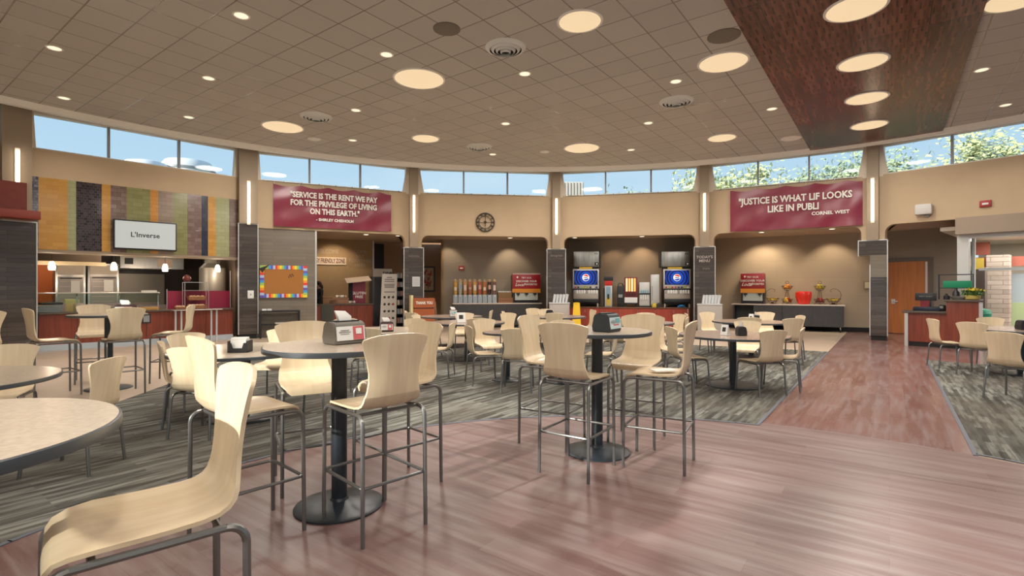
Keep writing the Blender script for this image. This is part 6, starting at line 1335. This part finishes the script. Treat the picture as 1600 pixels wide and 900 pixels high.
# wire holder with a napkin stack
t = thing('napkin_holder', 'open dark wire napkin holder with a stack of napkins', 'napkin holder', (-2.93, 5.52, zl), radians(8))
b = MB(); b.bx(-0.10, -0.09, -0.08, 0.08, 0, 0.12, mat('brown plastic side', (0.10, 0.06, 0.04), 0.5)); b.bx(0.09, 0.10, -0.08, 0.08, 0, 0.12, black).bx(-0.10, 0.10, -0.08, 0.08, 0, 0.012, black).bx(-0.09, 0.09, 0.07, 0.08, 0, 0.12, black)
b.slab([(-0.09, 0.01), (0.09, 0.01), (0.09, 0.10), (0.062, 0.10), (0.045, 0.045), (-0.045, 0.045), (-0.062, 0.10), (-0.09, 0.10)], -0.082, -0.074, black); b.build('holder_frame', None, t)
b = MB()
for k in range(7): b.box(0, -0.055+k*0.018, 0.078, 0.155, 0.012, 0.115+0.006*(k % 2), paper, 0, 0, radians(-4))
b.box(0, 0, 0.145, 0.16, 0.10, 0.02, paper, 0.1, 0.006); b.build('napkin_stack', None, t)
def card_stand(x, y, z, rz, label, w=0.10, h=0.16):
    t = thing('menu_stand', label, 'menu stand', (x, y, z), rz, 'menu stands on tables')
    b = MB(); b.box(0, -0.02, h/2, w, 0.003, h, white, 0, 0, radians(-12)); b.box(0, 0.02, h/2, w, 0.003, h, white, 0, 0, radians(12)); b.bx(-w/2, w/2, -0.035, 0.035, 0, 0.004, white); b.build('card_panel', None, t)
    b = MB(); b.box(0, -0.0225, h*0.55, w*0.5, 0.002, h*0.4, inkdark, 0, 0, radians(-12)).box(w*0.1, -0.0255, h*0.25, w*0.7, 0.002, h*0.08, inkgrey, 0, 0, radians(-12)); b.build('print', None, t)
card_stand(-1.02, 10.2, zl, radians(20), 'white folded menu stand with black print in front of the cereal counter', 0.17, 0.20)
card_stand(3.10, 7.45, zl, radians(-60), 'slim white menu card left of the dispenser on the aisle-side table', 0.11, 0.155)
card_stand(4.84, 10.35, zl-0.006, radians(-60), 'slim white menu card left of the dispenser on the fruit-side table', 0.10, 0.17)
card_stand(2.75, 10.5, zl, radians(5), 'cream menu card on the table before the red cabinets', 0.14, 0.15)
t = tag(MB().box(0, 0, 0.006, 0.30, 0.21, 0.012, white).build('paper_stack', None, None, (0.60, 8.05, zl), 0.3), 'flat stack of white paper on the hidden small low table', 'paper')
tag(MB().box(0, 0, 0.004, 0.20, 0.12, 0.008, paper).build('paper_sheet', None, None, (1.25, 4.22, 0.770), 0.2), 'white paper lying on the seat of the stool right of the black dispenser table', 'paper')
# ================================================================== CEILING FIXTURES
def cpos(px, py, z=HC): d = (z-EYE)*F/(450.0-py); return Vector(((px-800)*d/F, d, z))
domem = mat('lit dome diffuser', (0.25, 0.22, 0.18), 0.6, emit=(1.0, 0.74, 0.44), es=0.82)
canm = mat('lit downlight lens', (0.25, 0.22, 0.18), 0.6, emit=(1.0, 0.84, 0.60), es=1.1)
domes = [(1337, 12, .36, 1, 'on the walnut band, nearest the camera'), (1348, 97, .36, 1, 'on the walnut band, second from the camera'), (1354, 153, .36, 1, 'on the walnut band, third from the camera'), (1358, 195, .36, 1, 'on the walnut band, farthest, near the column'),
  (906, 33, .31, 0, 'near the top centre of the ceiling tiles'), (655, 123, .46, 0, 'on the tiles left of centre, the largest there'), (1130, 97, .40, 0, 'on the tiles just left of the walnut band'), (442, 198, .46, 0, 'on the left above the maroon quote banner'),
  (665, 216, .34, 0, 'far and small, above the wall clock side'), (909, 231, .48, 0, 'far, above the beverage counter'), (1128, 215, .34, 0, 'far, above the right banner'), (1592, -4, .36, 0, 'cut by the upper right corner')]
for px, py, r, wd, lab in domes:
    p = cpos(px, py, HC-0.055 if wd else HC)
    t = thing('ceiling_dome_light', 'round glowing dome light ' + lab, 'ceiling light', p, 0, 'round dome ceiling lights')
    MB().rings([[Vector((q*cos(a), q*sin(a), z)) for q, z in ((r, 0), (r+0.035, 0), (r+0.035, -0.012), (r, -0.018))] for a in [2*pi*k/48 for k in range(48)]], wtrim, False, True, False).build('trim_ring', None, t)
    MB().lathe([(r, -0.002), (r, -0.010), (r*0.9, -0.03), (r*0.6, -0.05), (r*0.25, -0.058), (0.01, -0.06)], 0, 0, domem, 48).build('diffuser', None, t)
    area('dome_lamp', (0, 0, -0.075), r*1.7, LAMP*DOME_W*(r/0.4)**2, DOMEC, (0, 0, 0), parent=t)
# unseen dome lights added behind the camera to brighten the foreground
for k, (u, v) in enumerate(((6.6, -.385), (4.4, -.385), (2.2, -.385), (0.0, -.385), (-2.2, -.385), (-5.0, -.385), (1.0, -4.6), (-3.0, -4.6), (1.0, 4.4), (-3.0, 4.4))):
    p = U*u+V*v; p.z = HC-0.055 if abs(v) < 1 else HC
    t = thing('ceiling_dome_light', 'added dome light over the unseen hall behind the camera', 'ceiling light', p, 0, 'added dome lights behind the camera')
    MB().lathe([(0.36, 0), (0.36, -0.010), (0.3, -0.03), (0.2, -0.05), (0.01, -0.06)], 0, 0, domem, 32).build('diffuser', None, t)
    area('dome_lamp', (0, 0, -0.075), 0.6, LAMP*DOME_W*0.75, DOMEC, (0, 0, 0), parent=t)
cans = [(377, 24), (85, 75), (100, 153), (326, 122), (604, 85), (295, 183), (556, 172), (551, 219), (820, 115), (790, 193), (770, 241), (1056, 127), (1013, 192), (986, 234), (1206, 170), (1534, 109), (1571, 164)]
canl = ['nearest at top left', 'upper left, between the nearest one and the edge', 'far left above the kitchen window', 'left, midway to the kitchen', 'left of the vent at top centre', 'above the window left of the first banner', 'beside the vent left of centre', 'above the first banner, beside a flat plate', 'centre, below the topmost vent', 'centre, in the middle distance', 'farthest at centre above the clock', 'right of centre, above the right-hand vent', 'right of centre, beyond the right-hand vent', 'farthest, above the beverage counter', 'just left of the walnut band', 'right of the walnut band, nearer', 'right of the walnut band, farther']
for (px, py), lab in zip(cans, canl):
    t = thing('recessed_downlight', 'small round recessed downlight ' + lab, 'downlight', cpos(px, py), 0, 'small recessed downlights')
    MB().rings([[Vector((q*cos(a), q*sin(a), z)) for q, z in ((0.095, 0), (0.12, 0), (0.12, -0.006), (0.095, -0.008))] for a in [2*pi*k/28 for k in range(28)]], wtrim, False, True, False).build('trim_ring', None, t)
    MB().cyl(0, 0, -0.005, -0.001, 0.095, canm, 28).build('lens', None, t)
    area('can_lamp', (0, 0, -0.02), 0.18, LAMP*CAN_W, DOMEC, spread=radians(120), parent=t)
ventd = mat('vent shadow grey', (0.05, 0.05, 0.05), 0.6)
for px, py, r, lab in ((790, 74, .34, 'nearest, at top centre'), (494, 182, .36, 'left, between two dome lights'), (749, 229, .36, 'farthest, above the wall clock'), (1057, 158, .36, 'right of centre, with a dusty halo')):
    t = thing('ceiling_vent', 'round louvred ceiling vent ' + lab, 'ceiling vent', cpos(px, py), 0, 'round ceiling vents')
    MB().cyl(0, 0, -0.004, 0.0, r*0.92, ventd, 36).build('backing', None, t)
    for k, (ro, zz) in enumerate(((r, 0.0), (r*0.74, -0.02), (r*0.50, -0.04), (r*0.27, -0.06))):
        prof = [(ro, zz-0.002), (ro*0.93, zz-0.03), (ro*0.80, zz-0.05), (ro*0.78, zz-0.047), (ro*0.90, zz-0.02)]
        MB().rings([[Vector((q*cos(a), q*sin(a), z)) for q, z in prof] for a in [2*pi*j/40 for j in range(40)]], white, False, True).build('louvre_ring', None, t)
spk = mat('speaker mesh grey', (0.20, 0.175, 0.14), 0.7)
for px, py, r, m_, n, lab in ((698, 45, .21, spk, 'ceiling_speaker', 'dark round ceiling speaker left of the nearest vent'), (1131, 56, .25, spk, 'ceiling_speaker', 'dark round ceiling speaker above the dome left of the walnut band'),
        (491, 217, .17, wtrim, 'ceiling_plate', 'flat pale round plate below the left vent'), (851, 237, .14, wtrim, 'ceiling_plate', 'flat pale round plate above the middle column'), (1236, 216, .25, wtrim, 'ceiling_plate', 'flat pale round plate right of the far dome, by the walnut band')):
    t = thing(n, lab, 'speaker' if 'speaker' in n else 'ceiling plate', cpos(px, py), 0)
    MB().lathe([(r, -0.001), (r, -0.010), (r*0.92, -0.016)], 0, 0, wtrim if m_ is wtrim else m_, 32).build('rim', None, t)
    MB().lathe([(r*0.88, -0.017), (r*0.6, -0.024), (0.01, -0.028)], 0, 0, m_, 32).build('grille', None, t)
sprk = [(432, 214), (1133, 155), (767, 168), (1083, 228)]
for k, (px, py) in enumerate(sprk):
    tag(MB().lathe([(0.035, 0), (0.035, -0.006), (0.012, -0.012), (0.012, -0.035), (0.024, -0.038), (0.024, -0.042)], 0, 0, None, 14).build('sprinkler_head', white, None, cpos(px, py)), 'tiny white sprinkler head on the tiles ' + ['by the left dome light', 'beside the right vent', 'left of the central downlights', 'before the column of the right banner'][k], 'sprinkler', 'sprinkler heads')

# ================================================================== OUTSIDE
struct('ground', MB().prism(arc((CX, CY), 90, 0, 2*pi, 48)[:-1], -0.6, -0.3), mat('outdoor lawn', (0.20, 0.24, 0.13), 0.9, noise=0.2, nscale=0.5))  # unseen ground, put in to bounce daylight
leafm = {}
def leaf_mat(n, c, c2):
    m = mat(n, c, 0.6, noise=0.25, nscale=3, col2=c2); b = m.node_tree.nodes['Principled BSDF']
    b.inputs['Transmission Weight'].default_value = 0.0
    return m
LM = [leaf_mat('olive leaves', (0.46, 0.50, 0.22), (0.62, 0.62, 0.34)), leaf_mat('green leaves', (0.30, 0.38, 0.20), (0.48, 0.52, 0.32))]  # leaf colours lightened to paint in outdoor haze
bark = mat('grey bark', (0.22, 0.19, 0.16), 0.9, noise=0.3)
def tree(x, y, h, r, m, seed, label, n=2600, asp=0.75):
    rnd = random.Random(seed)
    t = thing('tree', label, 'tree', (x, y, -0.3), 0, 'trees beyond the clerestory')
    tr = MB(); tr.tube([(0, 0, 0), (0.1, 0.05, h*0.35), (0, 0, h*0.6), (0.1, 0, h*0.85)], [0.28, 0.22, 0.15, 0.06], bark, 8)
    tips = []
    for k in range(30):
        a = rnd.uniform(0, 2*pi); el = rnd.uniform(-0.1, 1.2); L = r*rnd.uniform(0.6, 0.98); z0 = h*rnd.uniform(0.35, 0.7)
        p1 = Vector((cos(a)*cos(el)*L*0.5, sin(a)*cos(el)*L*0.5, z0+sin(el)*L*0.45)); p2 = Vector((cos(a)*cos(el)*L, sin(a)*cos(el)*L, z0+sin(el)*L*asp))
        tr.tube([(0, 0, z0-0.2), p1, p2], [0.09, 0.055, 0.02], bark, 6); tips += [p1.lerp(p2, 0.4), p2, p2+Vector((rnd.uniform(-.5, .5), rnd.uniform(-.5, .5), rnd.uniform(-.3, .4)))]
    tr.build('trunk', None, t)
    b = MB(); k = b.mi(m)
    for j in range(int(n*1.9)):
        c = tips[rnd.randrange(len(tips))]; q = Vector((rnd.gauss(0, 1), rnd.gauss(0, 1), rnd.gauss(0, 0.8))).normalized()*rnd.uniform(0.1, 1.35); c = c+q
        s = rnd.uniform(0.055, 0.11); a1 = Vector((rnd.gauss(0, 1), rnd.gauss(0, 1), rnd.gauss(0, 1))).normalized(); a2 = a1.orthogonal().normalized()
        w_ = a1*s*1.6; v_ = a2*s*0.7
        f = b.bm.faces.new([b.bm.verts.new(c-w_), b.bm.verts.new(c-v_), b.bm.verts.new(c+w_), b.bm.verts.new(c+v_)]); f.material_index = k
    b.build('foliage', None, t)
tree(11.2, 27.0, 9.0, 3.4, LM[0], 1, 'yellow green tree outside the window above the left of the justice banner', 7000)
tree(16.6, 26.0, 9.2, 3.5, LM[1], 2, 'grey green tree outside behind the end of the walnut band', 7000)
tree(19.6, 22.6, 8.6, 3.5, LM[0], 3, 'bright tree seen through the far right window', 7500)
tree(7.2, 29.0, 8.0, 2.0, LM[1], 4, 'small tree top at the right end of the beverage bay window', 3000)
# rooftop exhaust domes and a far building
for x, y, r, k in ((-18.3, 25.6, 1.05, 0), (-17.2, 27.2, 1.25, 1)):
    t = thing('rooftop_exhaust', ['left, lower rounded white rooftop exhaust through the kitchen window', 'right, taller rounded white rooftop exhaust through the kitchen window'][k], 'roof vent', (x, y, 0), 0, 'rooftop exhausts')
    zt = EYE+(450-(252, 251)[k])*y/F
    MB().lathe([(r*0.8, zt-3), (r*0.8, zt-1.0), (r, zt-0.9), (r, zt-0.35), (r*0.85, zt-0.1), (r*0.5, zt), (0.01, zt+0.02)], 0, 0, white, 28).build('exhaust_cap', None, t)
    MB().lathe([(r*1.03, zt-0.62), (r*1.03, zt-0.5)], 0, 0, greyp, 28).build('band', None, t)
    MB().cyl(0, 0, -0.3, zt-2.9, r*0.6, white, 20).build('duct', None, t)
t = thing('far_building', 'far pale ribbed building top through the beverage bay window', 'building', (5.3, 50, 0), 0)
b = MB(); b.bx(-0.35, 1.7, 0, 6, -0.3, 11.8, mat('pale concrete', (0.55, 0.50, 0.44), 0.8)).build('building_wall', None, t)
b = MB()
for k in range(7): b.bx(-0.3+k*0.3, -0.18+k*0.3, -0.15, 0, 2, 11.75, mat('concrete rib', (0.42, 0.38, 0.34), 0.8))
b.build('wall_ribs', None, t)
